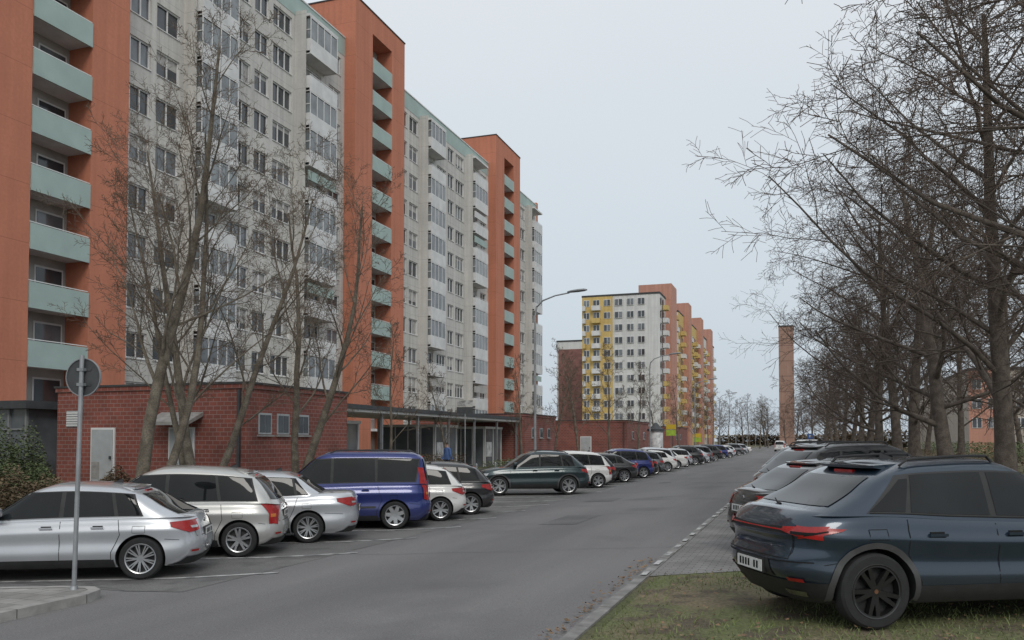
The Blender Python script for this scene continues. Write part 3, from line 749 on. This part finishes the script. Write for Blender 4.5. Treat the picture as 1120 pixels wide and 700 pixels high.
    def ribbon(s,mb,kind,pts,w,mi,off=.003,usev=False,sub=6,mirror=True):
        P=[]
        for a,b in zip(pts,pts[1:]):
            for i in range(sub): P.append((a[0]+(b[0]-a[0])*i/sub,a[1]+(b[1]-a[1])*i/sub))
        P.append(pts[-1]);lo=[];up=[]
        for i,p in enumerate(P):
            a=P[max(0,i-1)];b=P[min(len(P)-1,i+1)];d=Vector((b[0]-a[0],b[1]-a[1]));d.normalize();n=Vector((-d.y,d.x))*w/2
            lo.append((p[0]-n.x,p[1]-n.y));up.append((p[0]+n.x,p[1]+n.y))
        for a in range(len(P)-1):
            s.patch(mb,kind,[lo[a],lo[a+1]],[up[a],up[a+1]],mi,off,1,1,usev,mirror)
def wheelmesh(r,w,style):
    mb=MB([M['tyre'],M['rimb'] if style=='black' else M['rim'],M['plastic'],M['copper']])
    n=40;prof=[(r*.64,-w*.5),(r*.70,-w*.5),(r*.92,-w*.5),(r*.985,-w*.40),(r,-w*.25),(r,w*.25),(r*.985,w*.40),(r*.92,w*.5),(r*.72,w*.5),(r*.66,w*.46)]
    vs=[];fs=[]
    for (rr,y) in prof:
        for k in range(n):
            a=2*math.pi*k/n;vs.append((rr*math.cos(a),y,rr*math.sin(a)))
    for i in range(len(prof)-1):
        for k in range(n): fs.append((i*n+k,(i+1)*n+k,(i+1)*n+(k+1)%n,i*n+(k+1)%n))
    mb.add(vs,fs,0)
    for sg in(1,-1):
        pr=[(r*.72,.475),(r*.71,.49),(r*.66,.46),(r*.63,.30),(r*.62,.15)];vs=[];fs=[]
        for rr,y in pr:
            for k in range(n):
                a=2*math.pi*k/n;vs.append((rr*math.cos(a),sg*w*(y+.03),rr*math.sin(a)))
        for i in range(len(pr)-1):
            for k in range(n):fs.append((i*n+k,i*n+(k+1)%n,(i+1)*n+(k+1)%n,(i+1)*n+k))
        mb.add(vs,fs,1)
        vs=[(r*.64*math.cos(2*math.pi*k/n),sg*w*.12,r*.64*math.sin(2*math.pi*k/n)) for k in range(n)];mb.add(vs,[tuple(range(n))],2)
        vs=[(r*.13*math.cos(2*math.pi*k/16),sg*w*y,r*.13*math.sin(2*math.pi*k/16)) for y in(.12,.45) for k in range(16)]
        mb.add(vs,[tuple(range(16,32))]+[(k,(k+1)%16,16+(k+1)%16,16+k) for k in range(16)],1)
        if style=='black':
            vs=[(r*.06*math.cos(2*math.pi*k/16),sg*w*.47,r*.06*math.sin(2*math.pi*k/16)) for k in range(16)];mb.add(vs,[tuple(range(16))],3)
        if style in('five','black'): spk=[(i*2*math.pi/5+d,.022) for i in range(5) for d in(-.19,.19)]
        elif style=='multi': spk=[(i*2*math.pi/9+d,.011) for i in range(9) for d in(-.1,.1)]
        elif style=='cap': spk=[(i*2*math.pi/7,.05) for i in range(7)]
        for a,hw in spk:
            c,s_=math.cos(a),math.sin(a)
            hw2=hw*.8
            P=[(r*.08,-hw,.44),(r*.08,hw,.44),(r*.65,hw2,.49),(r*.65,-hw2,.49)]
            v=[];
            for (q,t,y) in P: v.append((q*c-t*s_,sg*w*y,q*s_+t*c))
            for (q,t,y) in P: v.append((q*c-t*1.3*s_,sg*w*(y-.2),q*s_+t*1.3*c))
            mb.add(v,[(0,1,2,3),(0,4,5,1),(1,5,6,2),(2,6,7,3),(3,7,4,0)],1)
    return mb.mesh('wheel_%s'%style,True,30)
WM={}
def wm(r,style):
    k=(round(r,2),style)
    if k not in WM: WM[k]=wheelmesh(r,.21,style)
    return WM[k]
T={}
T['hatch']=dict(L=4.33,W=1.77,H=1.42,wb=2.69,fo=.80,wr=.315,zb=.19,
 top=[(0,.90),(.3,.95),(1.2,.94),(2.9,.90),(3.25,.87),(3.8,.80),(4.15,.70),(4.33,.60)],
 xr=[(0,.14),(.25,.03),(.45,0),(.62,.03),(.85,.09),(1,.16)],xf=[(0,4.22),(.3,4.32),(.6,4.33),(.85,4.27),(1,4.18)],
 gr=[(0,.14),(.5,.56),(.85,.86),(1,1.15)],gf=[(0,3.30),(.5,2.82),(.85,2.50),(1,2.25)],roof=[(0,1.12),(.5,1.24),(1.2,1.375),(1.9,1.415),(2.5,1.39),(3.3,1.25)],B=1.98,C=1.20,style='multi',rails=0,tl='L')
T['mpv']=dict(L=4.25,W=1.78,H=1.60,wb=2.64,fo=.86,wr=.31,zb=.19,
 top=[(0,.92),(.3,.98),(1.2,.985),(2.9,.96),(3.35,.95),(3.8,.86),(4.15,.74),(4.29,.62)],
 xr=[(0,.12),(.25,.02),(.45,0),(.62,.03),(.85,.07),(1,.12)],xf=[(0,4.14),(.3,4.24),(.6,4.25),(.85,4.18),(1,4.08)],
 gr=[(0,.08),(.5,.28),(.85,.48),(1,.75)],gf=[(0,3.55),(.5,2.95),(.85,2.55),(1,2.25)],roof=[(0,1.36),(.5,1.48),(1.2,1.57),(1.9,1.60),(2.5,1.57),(3.5,1.38)],B=2.02,C=1.10,style='five',rails=0,tl='V')
T['small']=dict(L=4.05,W=1.72,H=1.46,wb=2.5,fo=.82,wr=.30,zb=.19,
 top=[(0,.88),(.3,.94),(1.1,.94),(2.8,.905),(3.1,.88),(3.6,.79),(3.9,.70),(4.05,.60)],
 xr=[(0,.12),(.25,.02),(.45,0),(.62,.03),(.85,.07),(1,.14)],xf=[(0,3.95),(.3,4.04),(.6,4.05),(.85,3.99),(1,3.9)],
 gr=[(0,.09),(.5,.30),(.85,.50),(1,.75)],gf=[(0,3.18),(.5,2.70),(.85,2.38),(1,2.12)],roof=[(0,1.23),(.5,1.35),(1.1,1.43),(1.7,1.46),(2.3,1.43),(3.2,1.28)],B=1.88,C=1.04,style='five',rails=0,tl='L')
T['saloon']=dict(L=4.45,W=1.74,H=1.43,wb=2.6,fo=.85,wr=.31,zb=.19,
 top=[(0,.93),(.25,1.0),(.7,1.0),(1.2,.965),(3.1,.92),(3.4,.88),(3.9,.80),(4.3,.70),(4.45,.60)],
 xr=[(0,.12),(.25,.02),(.45,0),(.62,.02),(.85,.04),(1,.10)],xf=[(0,4.35),(.3,4.44),(.6,4.45),(.85,4.39),(1,4.3)],
 gr=[(0,.62),(.5,.95),(.85,1.2),(1,1.45)],gf=[(0,3.45),(.5,2.98),(.85,2.62),(1,2.35)],roof=[(.5,1.2),(1.0,1.34),(1.5,1.41),(2.0,1.43),(2.6,1.40),(3.4,1.25)],B=2.12,C=1.25,style='multi',rails=0,tl='L')
T['van']=dict(L=4.42,W=1.84,H=1.83,wb=2.66,fo=.88,wr=.325,zb=.20,
 top=[(0,1.05),(.3,1.08),(1.2,1.08),(2.9,1.05),(3.4,1.06),(3.9,.96),(4.25,.84),(4.42,.70)],
 xr=[(0,.10),(.25,.02),(.45,0),(.62,.05),(.85,.07),(1,.08)],xf=[(0,4.32),(.3,4.41),(.6,4.42),(.85,4.35),(1,4.22)],
 gr=[(0,.06),(.5,.12),(.85,.18),(1,.32)],gf=[(0,3.65),(.5,3.12),(.85,2.78),(1,2.5)],roof=[(0,1.72),(.5,1.79),(1.3,1.81),(2.2,1.81),(2.8,1.77),(3.6,1.6)],B=2.35,C=1.32,style='cap',rails=1,tl='V',n=12,m=5)
T['suv']=dict(L=4.50,W=1.86,H=1.65,wb=2.68,fo=.88,wr=.355,zb=.24,
 top=[(0,1.0),(.3,1.07),(1.2,1.08),(2.9,1.04),(3.35,1.03),(3.9,.97),(4.3,.88),(4.5,.72)],
 xr=[(0,.14),(.25,.02),(.45,0),(.62,.03),(.85,.09),(1,.16)],xf=[(0,4.38),(.3,4.49),(.6,4.5),(.85,4.44),(1,4.34)],
 gr=[(0,.10),(.5,.46),(.85,.72),(1,.98)],gf=[(0,3.50),(.5,2.95),(.85,2.58),(1,2.32)],roof=[(0,1.42),(.6,1.55),(1.3,1.63),(2.0,1.65),(2.6,1.62),(3.5,1.46)],B=2.05,C=1.15,style='five',rails=1,tl='L',clad=1)
T['csuv']=dict(L=4.37,W=1.84,H=1.53,wb=2.68,fo=.92,wr=.345,zb=.22,
 top=[(0,.97),(.22,1.05),(.7,1.05),(1.6,1.0),(2.9,.955),(3.35,.945),(3.9,.89),(4.2,.80),(4.37,.66)],
 xr=[(0,.20),(.20,.08),(.40,.0),(.52,.0),(.60,.045),(.72,.05),(.80,.02),(.93,.09),(1,.17)],xf=[(0,4.26),(.3,4.36),(.6,4.37),(.85,4.3),(1,4.2)],
 gr=[(0,.16),(.5,.62),(.85,.92),(1,1.22)],gf=[(0,3.40),(.5,2.88),(.85,2.54),(1,2.30)],roof=[(.1,1.26),(.7,1.385),(1.4,1.495),(2.0,1.52),(2.6,1.485),(3.4,1.33)],B=2.02,C=1.14,style='black',rails=1,tl='bar',clad=1,n=9,m=3.9)
for k_,s_ in T.items():
    W2=s_['W']/2
    s_['body']=Surf(s_['xr'],s_['xf'],[(0,W2*.90),(.10,W2*.965),(.30,W2*.995),(.50,W2*.970),(.66,W2*.99),(.73,W2*1.0),(.80,W2*.972),(.93,W2*.94),(1,W2*.885)],[(0,s_['zb']),(s_['L'],s_['zb'])],s_['top'],s_.get('n',9),s_.get('m',3.6),.035)
    topf=pc(s_['top'])
    zl=[(x,topf(x)-.03) for x in (0,.3,.6,1,1.5,2,2.5,3,3.3,3.6)]
    cw=[(0,W2*.925),(.4,W2*.872),(.8,W2*.80),(.88,W2*.775),(.95,W2*.72),(1,W2*.64)] if k_!='csuv' else [(0,W2*.92),(.4,W2*.85),(.8,W2*.765),(.88,W2*.735),(.95,W2*.68),(1,W2*.60)]
    s_['cab']=Surf(s_['gr'],s_['gf'],cw,zl,s_['roof'],s_.get('n',9)+1,s_.get('m',3.6)+.4,.03)
CM={}
def carmeshes(t):
    if t in CM: return CM[t]
    s=T[t];B,C=s['body'],s['cab'];W2=s['W']/2;wx=[s['L']-s['fo']-s['wb'],s['L']-s['fo']];wr=s['wr'];L_=s['L']
    mats=[PT['silver'],M['plastic'],M['cglass'],M['red'],M['clear'],M['plate'],M['chrome'],M['seam'],M['orangel'],M['cladding']]
    b=MB(mats);B.build(b,0,26)
    me=b.mesh('tmp',True);tmp=bpy.data.objects.new('tmp',me);COL.objects.link(tmp)
    c=MB(mats);Rr=wr+.04;n=48
    for x in wx:
        for sg in(1,-1):
            y0,y1=sorted((sg*(W2-.34),sg*(W2+.2)))
            vs=[(x+Rr*math.cos(2*math.pi*k/n),yy,wr+.01+Rr*math.sin(2*math.pi*k/n)) for yy in(y0,y1) for k in range(n)]
            c.add(vs,[tuple(range(n)),tuple(range(2*n-1,n-1,-1))]+[(k,n+k,n+(k+1)%n,(k+1)%n) for k in range(n)],1)
    cm=c.mesh('cut');co=bpy.data.objects.new('cut',cm);COL.objects.link(co)
    bo=tmp.modifiers.new('b','BOOLEAN');bo.operation='DIFFERENCE';bo.object=co;bo.solver='EXACT'
    dg=bpy.context.evaluated_depsgraph_get();bm=bpy.data.meshes.new_from_object(tmp.evaluated_get(dg));bm.name='body_'+t
    if len(bm.polygons)<500: print('BOOLEAN PROBLEM',t)
    bpy.data.objects.remove(tmp);bpy.data.objects.remove(co)
    bm.polygons.foreach_set('use_smooth',[True]*len(bm.polygons))
    try: bm.set_sharp_from_angle(angle=math.radians(40))
    except Exception: pass
    g=MB(mats);C.build(g,0,18,40,6,10);gm=g.mesh('cabin_'+t,True,45)
    d=MB(mats)
    XR=lambda v:C.xr(v);XF=lambda v:C.xf(v)
    v0,v1=.10,.80
    rearm=.22
    fm=.13
    def line(x0f,x1f,v,k=8): return [(x0f+(x1f-x0f)*i/k,v) for i in range(k+1)]
    lowr=XR(v0)+rearm+(.30 if t in('suv',) else .12);upr=XR(v1)+rearm*.7
    lowf=XF(v0)-fm-.04;upf=XF(v1)-fm
    if t=='hatch': lowr=XR(v0)+.62; upr=XR(v1)+.20
    if t=='csuv': lowr=XR(v0)+.50; upr=XR(v1)+.26
    C.patch(d,'side',line(lowr-.03,lowf+.04,v0-.035),line(upr-.03,upf+.04,v1+.03),1,.003,30,8,True)
    if t in('hatch','csuv','saloon'): C.ribbon(d,'side',[(lowr,v0-.035),(lowf,v0-.035)],.022 if t=='hatch' else .016,6 if t=='hatch' else 7,.006,True)
    xb,xc=s['B'],s['C']
    def win(a,b_,c_,d_): C.patch(d,'side',line(a,b_,v0),line(c_,d_,v1),2,.007,14,8,True)
    win(xb+.035,lowf-.0,xb+.02,upf);win(xc+.03,xb-.035,max(upr+.03,xc+.10) if t!='van' else xc+.04,xb-.045)
    if xc-.04-lowr>.12:
        if t=='csuv': C.patch(d,'side',line(lowr,xc-.03,v0),line(min(upr,xc+.04),xc+.07,.74),2,.007,14,8,True)
        else: win(lowr,xc-.03,min(upr,xc+.02),xc+.05 if t!='van' else xc-.03)
    C.patch(d,'front',[(-C.w(.06)*.86,.06),(0,.06),(C.w(.06)*.86,.06)],[(-C.w(.86)*.84,.86),(0,.86),(C.w(.86)*.84,.86)],2,.006,16,8,True)
    rv0,rv1=(.16,.86) if t!='csuv' else (.24,.84)
    kk=.80 if t!='van' else .86
    C.patch(d,'rear',[(-C.w(rv0)*kk,rv0),(0,rv0),(C.w(rv0)*kk,rv0)],[(-C.w(rv1)*kk*.97,rv1),(0,rv1),(C.w(rv1)*kk*.97,rv1)],2,.006,16,8,True)
    sp=[C.end(y,.97,-1,True) for y in [i*.1*C.w(.97)*.8 for i in range(-10,11)]]
    if t in('hatch','csuv','suv','small','mpv'):
        vs=[];fs=[];ex=.07 if t=='csuv' else 0
        for p in sp: vs+= [(p.x+.12,p.y,p.z+.030),(p.x-.09-ex,p.y,p.z+.010),(p.x-.085-ex,p.y,p.z-.015),(p.x+.05,p.y,p.z-.04)]
        for i in range(len(sp)-1):
            for q in range(4): fs.append((i*4+q,i*4+(q+1)%4,(i+1)*4+(q+1)%4,(i+1)*4+q))
        fs.append((0,1,2,3));fs.append(tuple((len(sp)-1)*4+q for q in(3,2,1,0)))
        d.add(vs,fs,0)
    p=C.end(0,.91,-1,True);d.box(p.x-.03,p.x+.01,-.16,.16,p.z-.012,p.z+.012,3)
    tp=s['body'].zt;sill=s['zb']+.10
    xf_door=wx[1]-wr-.12
    bz=lambda x:tp(x)-.045
    B.ribbon(d,'side',[(xb,sill+.02),(xb,bz(xb))],.009,7)
    B.ribbon(d,'side',[(xf_door,sill+.02),(xf_door+.02,sill+.3),(xf_door+.06,bz(xf_door))],.009,7)
    B.ribbon(d,'side',[(wx[0]+wr+.10,sill+.02),(wx[0]+wr+.10,.42),(wx[0]+wr-.02,.68),(xc-.03,bz(xc))],.009,7)
    B.ribbon(d,'side',[(wx[0]+wr+.1,sill+.02),(xf_door,sill+.02)],.009,7)
    B.ribbon(d,'side',[(.30,.58),(wx[0]-wr-.02,.60)],.007,7);B.ribbon(d,'side',[(L_-.32,.55),(wx[1]+wr+.03,.60)],.007,7)
    B.ribbon(d,'side',[(wx[0]-.06,.80),(wx[0]+.12,.80),(wx[0]+.12,.70),(wx[0]-.06,.70),(wx[0]-.06,.80)] if t not in('suv','csuv') else [(wx[0]-.06,.90),(wx[0]+.12,.90),(wx[0]+.12,.81),(wx[0]-.06,.81),(wx[0]-.06,.90)],.006,7,.003,False,2)
    clad=s.get('clad',0)
    hgt=.12 if not clad else .17
    B.patch(d,'side',[(wx[0]+wr+.045,s['zb']+.005),(wx[1]-wr-.045,s['zb']+.005)],[(wx[0]+wr+.06,s['zb']+hgt),(wx[1]-wr-.06,s['zb']+hgt)],1,.006,20,3)
    if clad:
        for x in wx:
            R0,R1=wr+.035,wr+.090
            lo=[(x+R0*math.cos(a),wr+.01+R0*math.sin(a)) for a in [math.radians(-14+208*i/24) for i in range(25)]]
            up=[(x+R1*math.cos(a),wr+.01+R1*math.sin(a)) for a in [math.radians(-14+208*i/24) for i in range(25)]]
            B.patch(d,'side',lo,up,9,.012,36,2)
        B.patch(d,'side',[(.22,s['zb']+.01),(wx[0]-wr-.06,s['zb']+.01)],[(.14,s['zb']+.20),(wx[0]-wr-.09,s['zb']+.20)],1,.008,8,4)
    hz=tp(xb)-.14
    for hx in(xc+.16,xb+.10):
        q=B.side(hx+.09,hz)
        for sg in(1,-1):
            yy0,yy1=(q.y-.01,q.y+.032)
            d.box(hx,hx+.18,sg*yy0,sg*yy1,hz-.013,hz+.013,0)
            d.box(hx+.02,hx+.16,sg*(q.y-.02),sg*(q.y+.004),hz-.03,hz+.028,7)
    if t in('mpv','saloon','van'):
        B.patch(d,'side',[(wx[0]+wr+.12,.50),(xf_door-.02,.50)],[(wx[0]+wr+.12,.545),(xf_door-.02,.545)],1 if t=='van' else 0,.014,20,2)
    mx=XF(.15)-.32;q=C.side(mx,.12,True)
    for sg in(1,-1):
        vs=[];fs=[];nr,nc=7,10
        for i in range(nr):
            a=math.pi*i/(nr-1)-math.pi/2
            for k in range(nc):
                o=2*math.pi*k/nc;cu=lambda v_:math.copysign(abs(v_)**.6,v_)
                vs.append((mx+.08*cu(math.cos(a)*math.cos(o)),sg*(q.y+.15+.11*cu(math.sin(a))),q.z+.10+.075*cu(math.cos(a)*math.sin(o))))
        for i in range(nr-1):
            for k in range(nc): fs.append((i*nc+k,i*nc+(k+1)%nc,(i+1)*nc+(k+1)%nc,(i+1)*nc+k))
        d.add(vs,fs,0 if t!='csuv' else 1);d.box(mx-.02,mx+.04,sg*(q.y-.02),sg*(q.y+.09),q.z+.02,q.z+.06,1)
    def rl(y0,y1,z0,z1,z0b=None,z1b=None,m=3,off=.008):
        for sg in(1,-1):
            B.patch(d,'rear',[(sg*y0,z0),(sg*y1,z0b if z0b else z0)],[(sg*y0,z1),(sg*y1,z1b if z1b else z1)],m,off,8,4)
    H0=s['top'][1][1]
    if s['tl']=='L':
        zt=H0-.10
        rl(W2*.52,W2*.80,zt-.14,zt,zt-.17,zt+.01);B.patch(d,'side',[(.18,zt-.16),(.42,zt-.07)],[(.13,zt+.02),(.44,zt)],3,.008,8,4)
        rl(W2*.56,W2*.74,zt-.105,zt-.07,m=4,off=.012)
    elif s['tl']=='V':
        zt=H0-.04
        rl(W2*.72,W2*.86,zt-.36,zt);B.patch(d,'side',[(.10,zt-.38),(.20,zt-.34)],[(.10,zt),(.22,zt)],3,.008,4,6)
        rl(W2*.74,W2*.84,zt-.24,zt-.18,m=8,off=.012)
        if t=='van':
            C.patch(d,'side',[(.12,.02),(.20,.02)],[(.22,.55),(.28,.55)],3,.008,3,8,True)
            for sg in(1,-1): C.patch(d,'rear',[(sg*C.w(.02)*.89,.02),(sg*C.w(.02)*.97,.02)],[(sg*C.w(.5)*.89,.55),(sg*C.w(.5)*.97,.55)],3,.008,3,6,True)
    else:
        zt=.868
        B.patch(d,'rear',[(-W2*.88,zt-.026),(0,zt-.014),(W2*.88,zt-.026)],[(-W2*.88,zt+.045),(0,zt+.020),(W2*.88,zt+.045)],7,.008,28,3)
        B.patch(d,'rear',[(-W2*.88,zt+.002),(0,zt),(W2*.88,zt+.002)],[(-W2*.88,zt+.016),(0,zt+.009),(W2*.88,zt+.016)],3,.013,28,2)
        rl(W2*.56,W2*.90,zt+.0,zt+.035,zt-.062,zt+.058,off=.015)
        B.patch(d,'side',[(.13,zt-.055),(.46,zt+.016)],[(.13,zt+.055),(.50,zt+.036)],3,.012,10,4)
        B.patch(d,'side',[(.16,zt-.030),(.34,zt+.008)],[(.16,zt-.010),(.34,zt+.020)],7,.016,6,2)
        rl(W2*.68,W2*.86,zt-.018,zt+.004,m=7,off=.019)
        B.ribbon(d,'rear',[(-W2*.86,.60),(-W2*.3,.585),(W2*.3,.585),(W2*.86,.60)],.012,7,.004)
        B.patch(d,'rear',[(-.40,.43),(0,.43),(.40,.43)],[(-.34,.59),(0,.59),(.34,.59)],1,.006,12,4)
    if t not in('saloon',):
        B.ribbon(d,'rear',[(-W2*.70,H0-.12),(-W2*.66,.62),(W2*.66,.62),(W2*.70,H0-.12)],.009,7,.004)
    pz=.74 if t in('mpv','van','small') else .66
    if t=='csuv': pz=.51
    q=B.end(0,pz,-1);d.box(q.x-.022,q.x+.02,-.27,.27,pz-.065,pz+.065,1);d.box(q.x-.030,q.x-.0225,-.26,.26,pz-.055,pz+.055,5)
    for i in range(7):
        if i!=2: d.box(q.x-.032,q.x-.0305,-.19+i*.06,-.155+i*.06,pz-.035,pz+.035,7)
    if t!='csuv':
        q=B.end(0,H0-.13,-1);d.tube([Vector((q.x-.006,0,H0-.13)),Vector((q.x-.014,0,H0-.13))],[.04,.036],16,6,True)
    zb=s['zb']
    B.patch(d,'rear',[(-W2*.86,zb+.01),(0,zb+.01),(W2*.86,zb+.01)],[(-W2*.80,zb+(.20 if clad else .13)),(0,zb+(.20 if clad else .13)),(W2*.80,zb+(.20 if clad else .13))],1,.008,22,4)
    rl(W2*.62,W2*.78,zb+.20,zb+.232,m=3,off=.012)
    if t=='csuv':
        for sg in(1,-1):
            B.patch(d,'rear',[(sg*.45,zb+.06),(sg*.66,zb+.06)],[(sg*.43,zb+.11),(sg*.68,zb+.11)],6,.014,6,2)
    p0=C.end(0,.2,-1,True);p1=C.end(.32,.30,-1,True)
    if t!='saloon': d.tube([p0+Vector((-.03,0,0)),(p0+p1)/2+Vector((-.035,0,0)),p1+Vector((-.02,0,0))],[.012,.008,.006],5,1)
    for sg in(1,-1):
        zt=tp(L_-.15)-.06
        B.patch(d,'front',[(sg*W2*.50,zt-.12),(sg*W2*.84,zt-.10)],[(sg*W2*.50,zt-.0),(sg*W2*.84,zt+.03)],4,.008,8,4)
    B.patch(d,'side',[(L_-.42,zt-.05),(L_-.2,zt-.1)],[(L_-.5,zt+.04),(L_-.2,zt+.02)],4,.008,6,4)
    B.patch(d,'front',[(-W2*.45,.46),(W2*.45,.46)],[(-W2*.42,zt-.02),(W2*.42,zt-.02)],1,.008,10,5)
    B.patch(d,'front',[(-W2*.7,.26),(W2*.7,.26)],[(-W2*.7,.38),(W2*.7,.38)],1,.008,14,4)
    q=B.end(0,.42,1);d.box(q.x,q.x+.025,-.26,.26,.37,.48,5)
    if s['rails']:
        for sg in(1,-1):
            pts=[]
            xs=[XR(1)+.0+(XF(1)-XR(1)-.1)*i/14 for i in range(15)]
            for i,x in enumerate(xs):
                q=C.side(max(x,C.xr(.95)+.12),.95,True);h=.05 if 0<i<14 else .0
                pts.append(Vector((x,sg*(q.y-.02),C.zt(x)-.01+h)))
            d.tube(pts,[.014]*15,6,1)
    xa=XR(1)+.28;za=C.zt(xa)+C.crown-.01
    d.add([(xa-.09,0,za+.065),(xa-.10,.012,za),(xa-.10,-.012,za),(xa+.08,0,za),(xa-.06,0,za+.07)],[(0,1,3,4),(0,4,3,2),(0,2,1)],1)
    dm=d.mesh('trim_'+t,True,30)
    CM[t]=(bm,gm,dm);return CM[t]
def car(t,col,P,head,near,style=None,name='parked_car'):
    s=T[t];bm,gm,dm=carmeshes(t);xr=s['L']-s['fo']-s['wb'];lx,ly=xr,near*(s['W']/2-.12)
    c,sn=math.cos(head),math.sin(head)
    ox=P[0]-(lx*c-ly*sn);oy=P[1]-(lx*sn+ly*c)
    e=empty(name,(ox,oy,zf(P[0])+.012),head)
    for me,nm in((bm,'body'),(gm,'cabin'),(dm,'glass_and_trim')):
        o=bpy.data.objects.new(nm,me);COL.objects.link(o);o.parent=e
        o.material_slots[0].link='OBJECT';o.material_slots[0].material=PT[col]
    w=wm(s['wr'],style or s['style'])
    for i,(x,yy) in enumerate(((xr,1),(xr,-1),(s['L']-s['fo'],1),(s['L']-s['fo'],-1))):
        o=bpy.data.objects.new('wheel_%d'%(i+1),w);COL.objects.link(o);o.parent=e;o.location=(x,yy*(s['W']/2-.125),s['wr']);o.rotation_euler=(0,random.uniform(0,6),0)
    return e
HL=math.radians(180+27);HR=math.radians(29)
car('hatch','silver',(-9.5,10.4),math.radians(208),1)
car('mpv','silver2',(-9.65,12.95),HL,1)
car('saloon','silver',(-9.65,15.2),HL,1)
car('van','blue',(-9.2,18.2),HL,1,name='parked_van')
car('small','white',(-9.0,20.4),HL,1)
car('small','grey',(-8.95,22.4),HL,1)
car('suv','teal',(-8.6,31.6),HL,1)
seq=[('mpv','white',36.6),('small','grey',39.2),('hatch','grey',41.7),('saloon','blue',44.2),('mpv','blue',46.8),('hatch','black',49.4),('small','mid',52),('hatch','white',57),('mpv','silver',59.8),('saloon','white',63),('small','silver',68),('suv','grey',73),('hatch','silver',76),('mpv','mid',81),('suv','black',87),('saloon','grey',93),('mpv','blue',101),('hatch','silver',105),('small','white',113),('suv','mid',121),('mpv','silver',131),('saloon','white',146)]
for t,c,y in seq: car(t,c,(-8.8+random.uniform(-.35,.35),y),HL+random.uniform(-.05,.05),1)
car('csuv','navy',(.55,8.45),HR,-1)
seq=[('hatch','black',(.1,13.4)),('suv','black',(.4,16.4)),('mpv','brown',(.5,19.6)),('suv','grey',(.3,22.6)),('hatch','mid',(.3,25.6)),('small','grey',(.2,28.5)),('suv','black',(.4,31.5)),('mpv','silver',(.3,34.5)),('hatch','black',(.2,37.5)),('saloon','grey',(.3,41)),('small','silver',(.2,44.5)),('suv','teal',(.2,48)),('hatch','white',(.3,52)),('mpv','grey',(.3,56)),('small','silver2',(.2,60)),('suv','white',(.3,65)),('hatch','mid',(.2,70)),('small','red',(.2,76)),('hatch','silver',(.2,83)),('mpv','black',(.2,91)),('hatch','silver',(.2,100)),('van','white',(.2,110)),('suv','grey',(.2,120)),('hatch','silver',(.2,131))]
for t,c,p in seq: car(t,c,p,HR+random.uniform(-.03,.03),-1,name='parked_van' if t=='van' else 'parked_car')
car('van','white',(-3.2,150),math.radians(88),-1,name='delivery_van')
# ------------------------------------------------------------------ light
w=bpy.data.worlds.new('World');S.world=w;w.use_nodes=True;nt=w.node_tree;N=nt.nodes;L=nt.links;N.clear()
out=N.new('ShaderNodeOutputWorld')
sky=N.new('ShaderNodeTexSky');sky.sky_type='NISHITA';sky.sun_disc=False;sky.sun_elevation=math.radians(38);sky.sun_rotation=math.radians(150);sky.air_density=1.5;sky.dust_density=4
b1=N.new('ShaderNodeBackground');b1.inputs[1].default_value=.08;L.new(sky.outputs[0],b1.inputs[0])
tc=N.new('ShaderNodeTexCoord');sp=N.new('ShaderNodeSeparateXYZ');L.new(tc.outputs['Generated'],sp.inputs[0])
nz=N.new('ShaderNodeTexNoise');nz.inputs['Scale'].default_value=1.6;nz.inputs['Detail'].default_value=4
mp=N.new('ShaderNodeMapping');mp.inputs['Scale'].default_value=(1,1,3);L.new(tc.outputs['Generated'],mp.inputs[0]);L.new(mp.outputs[0],nz.inputs['Vector'])
ml=N.new('ShaderNodeMath');ml.operation='MULTIPLY_ADD';L.new(nz.outputs['Fac'],ml.inputs[0]);ml.inputs[1].default_value=.14;L.new(sp.outputs[2],ml.inputs[2])
cr=N.new('ShaderNodeValToRGB');L.new(ml.outputs[0],cr.inputs[0])
el=cr.color_ramp.elements;el[0].position=.05;el[0].color=(.52,.60,.675,1);el[1].position=.55;el[1].color=(.74,.78,.82,1)
e2=el.new(.28);e2.color=(.62,.69,.75,1)
b2=N.new('ShaderNodeBackground');b2.inputs[1].default_value=1.08;L.new(cr.outputs[0],b2.inputs[0])
mx=N.new('ShaderNodeMixShader');mx.inputs[0].default_value=.9;L.new(b1.outputs[0],mx.inputs[1]);L.new(b2.outputs[0],mx.inputs[2]);L.new(mx.outputs[0],out.inputs[0])
sd=bpy.data.lights.new('sun','SUN');sd.energy=.9;sd.angle=math.radians(20);sd.color=(1,.96,.9)
so=bpy.data.objects.new('sun',sd);COL.objects.link(so)
dirv=Vector((-.5,.86,-.78)) ;so.rotation_euler=dirv.to_track_quat('-Z','Y').to_euler()
# ------------------------------------------------------------------ camera
cd=bpy.data.cameras.new('camera');cd.lens=36*930/1120;cd.sensor_width=36;cd.clip_end=3000;cd.clip_start=.1
co=bpy.data.objects.new('camera',cd);COL.objects.link(co);co.location=(0,0,2.1)
pitch=math.radians(1.9);co.rotation_euler=(math.radians(90)+pitch,0,math.radians(19))
cd.shift_y=(132-31)/1120
S.camera=co
S.view_settings.view_transform='Standard';S.view_settings.look='None';S.view_settings.exposure=0
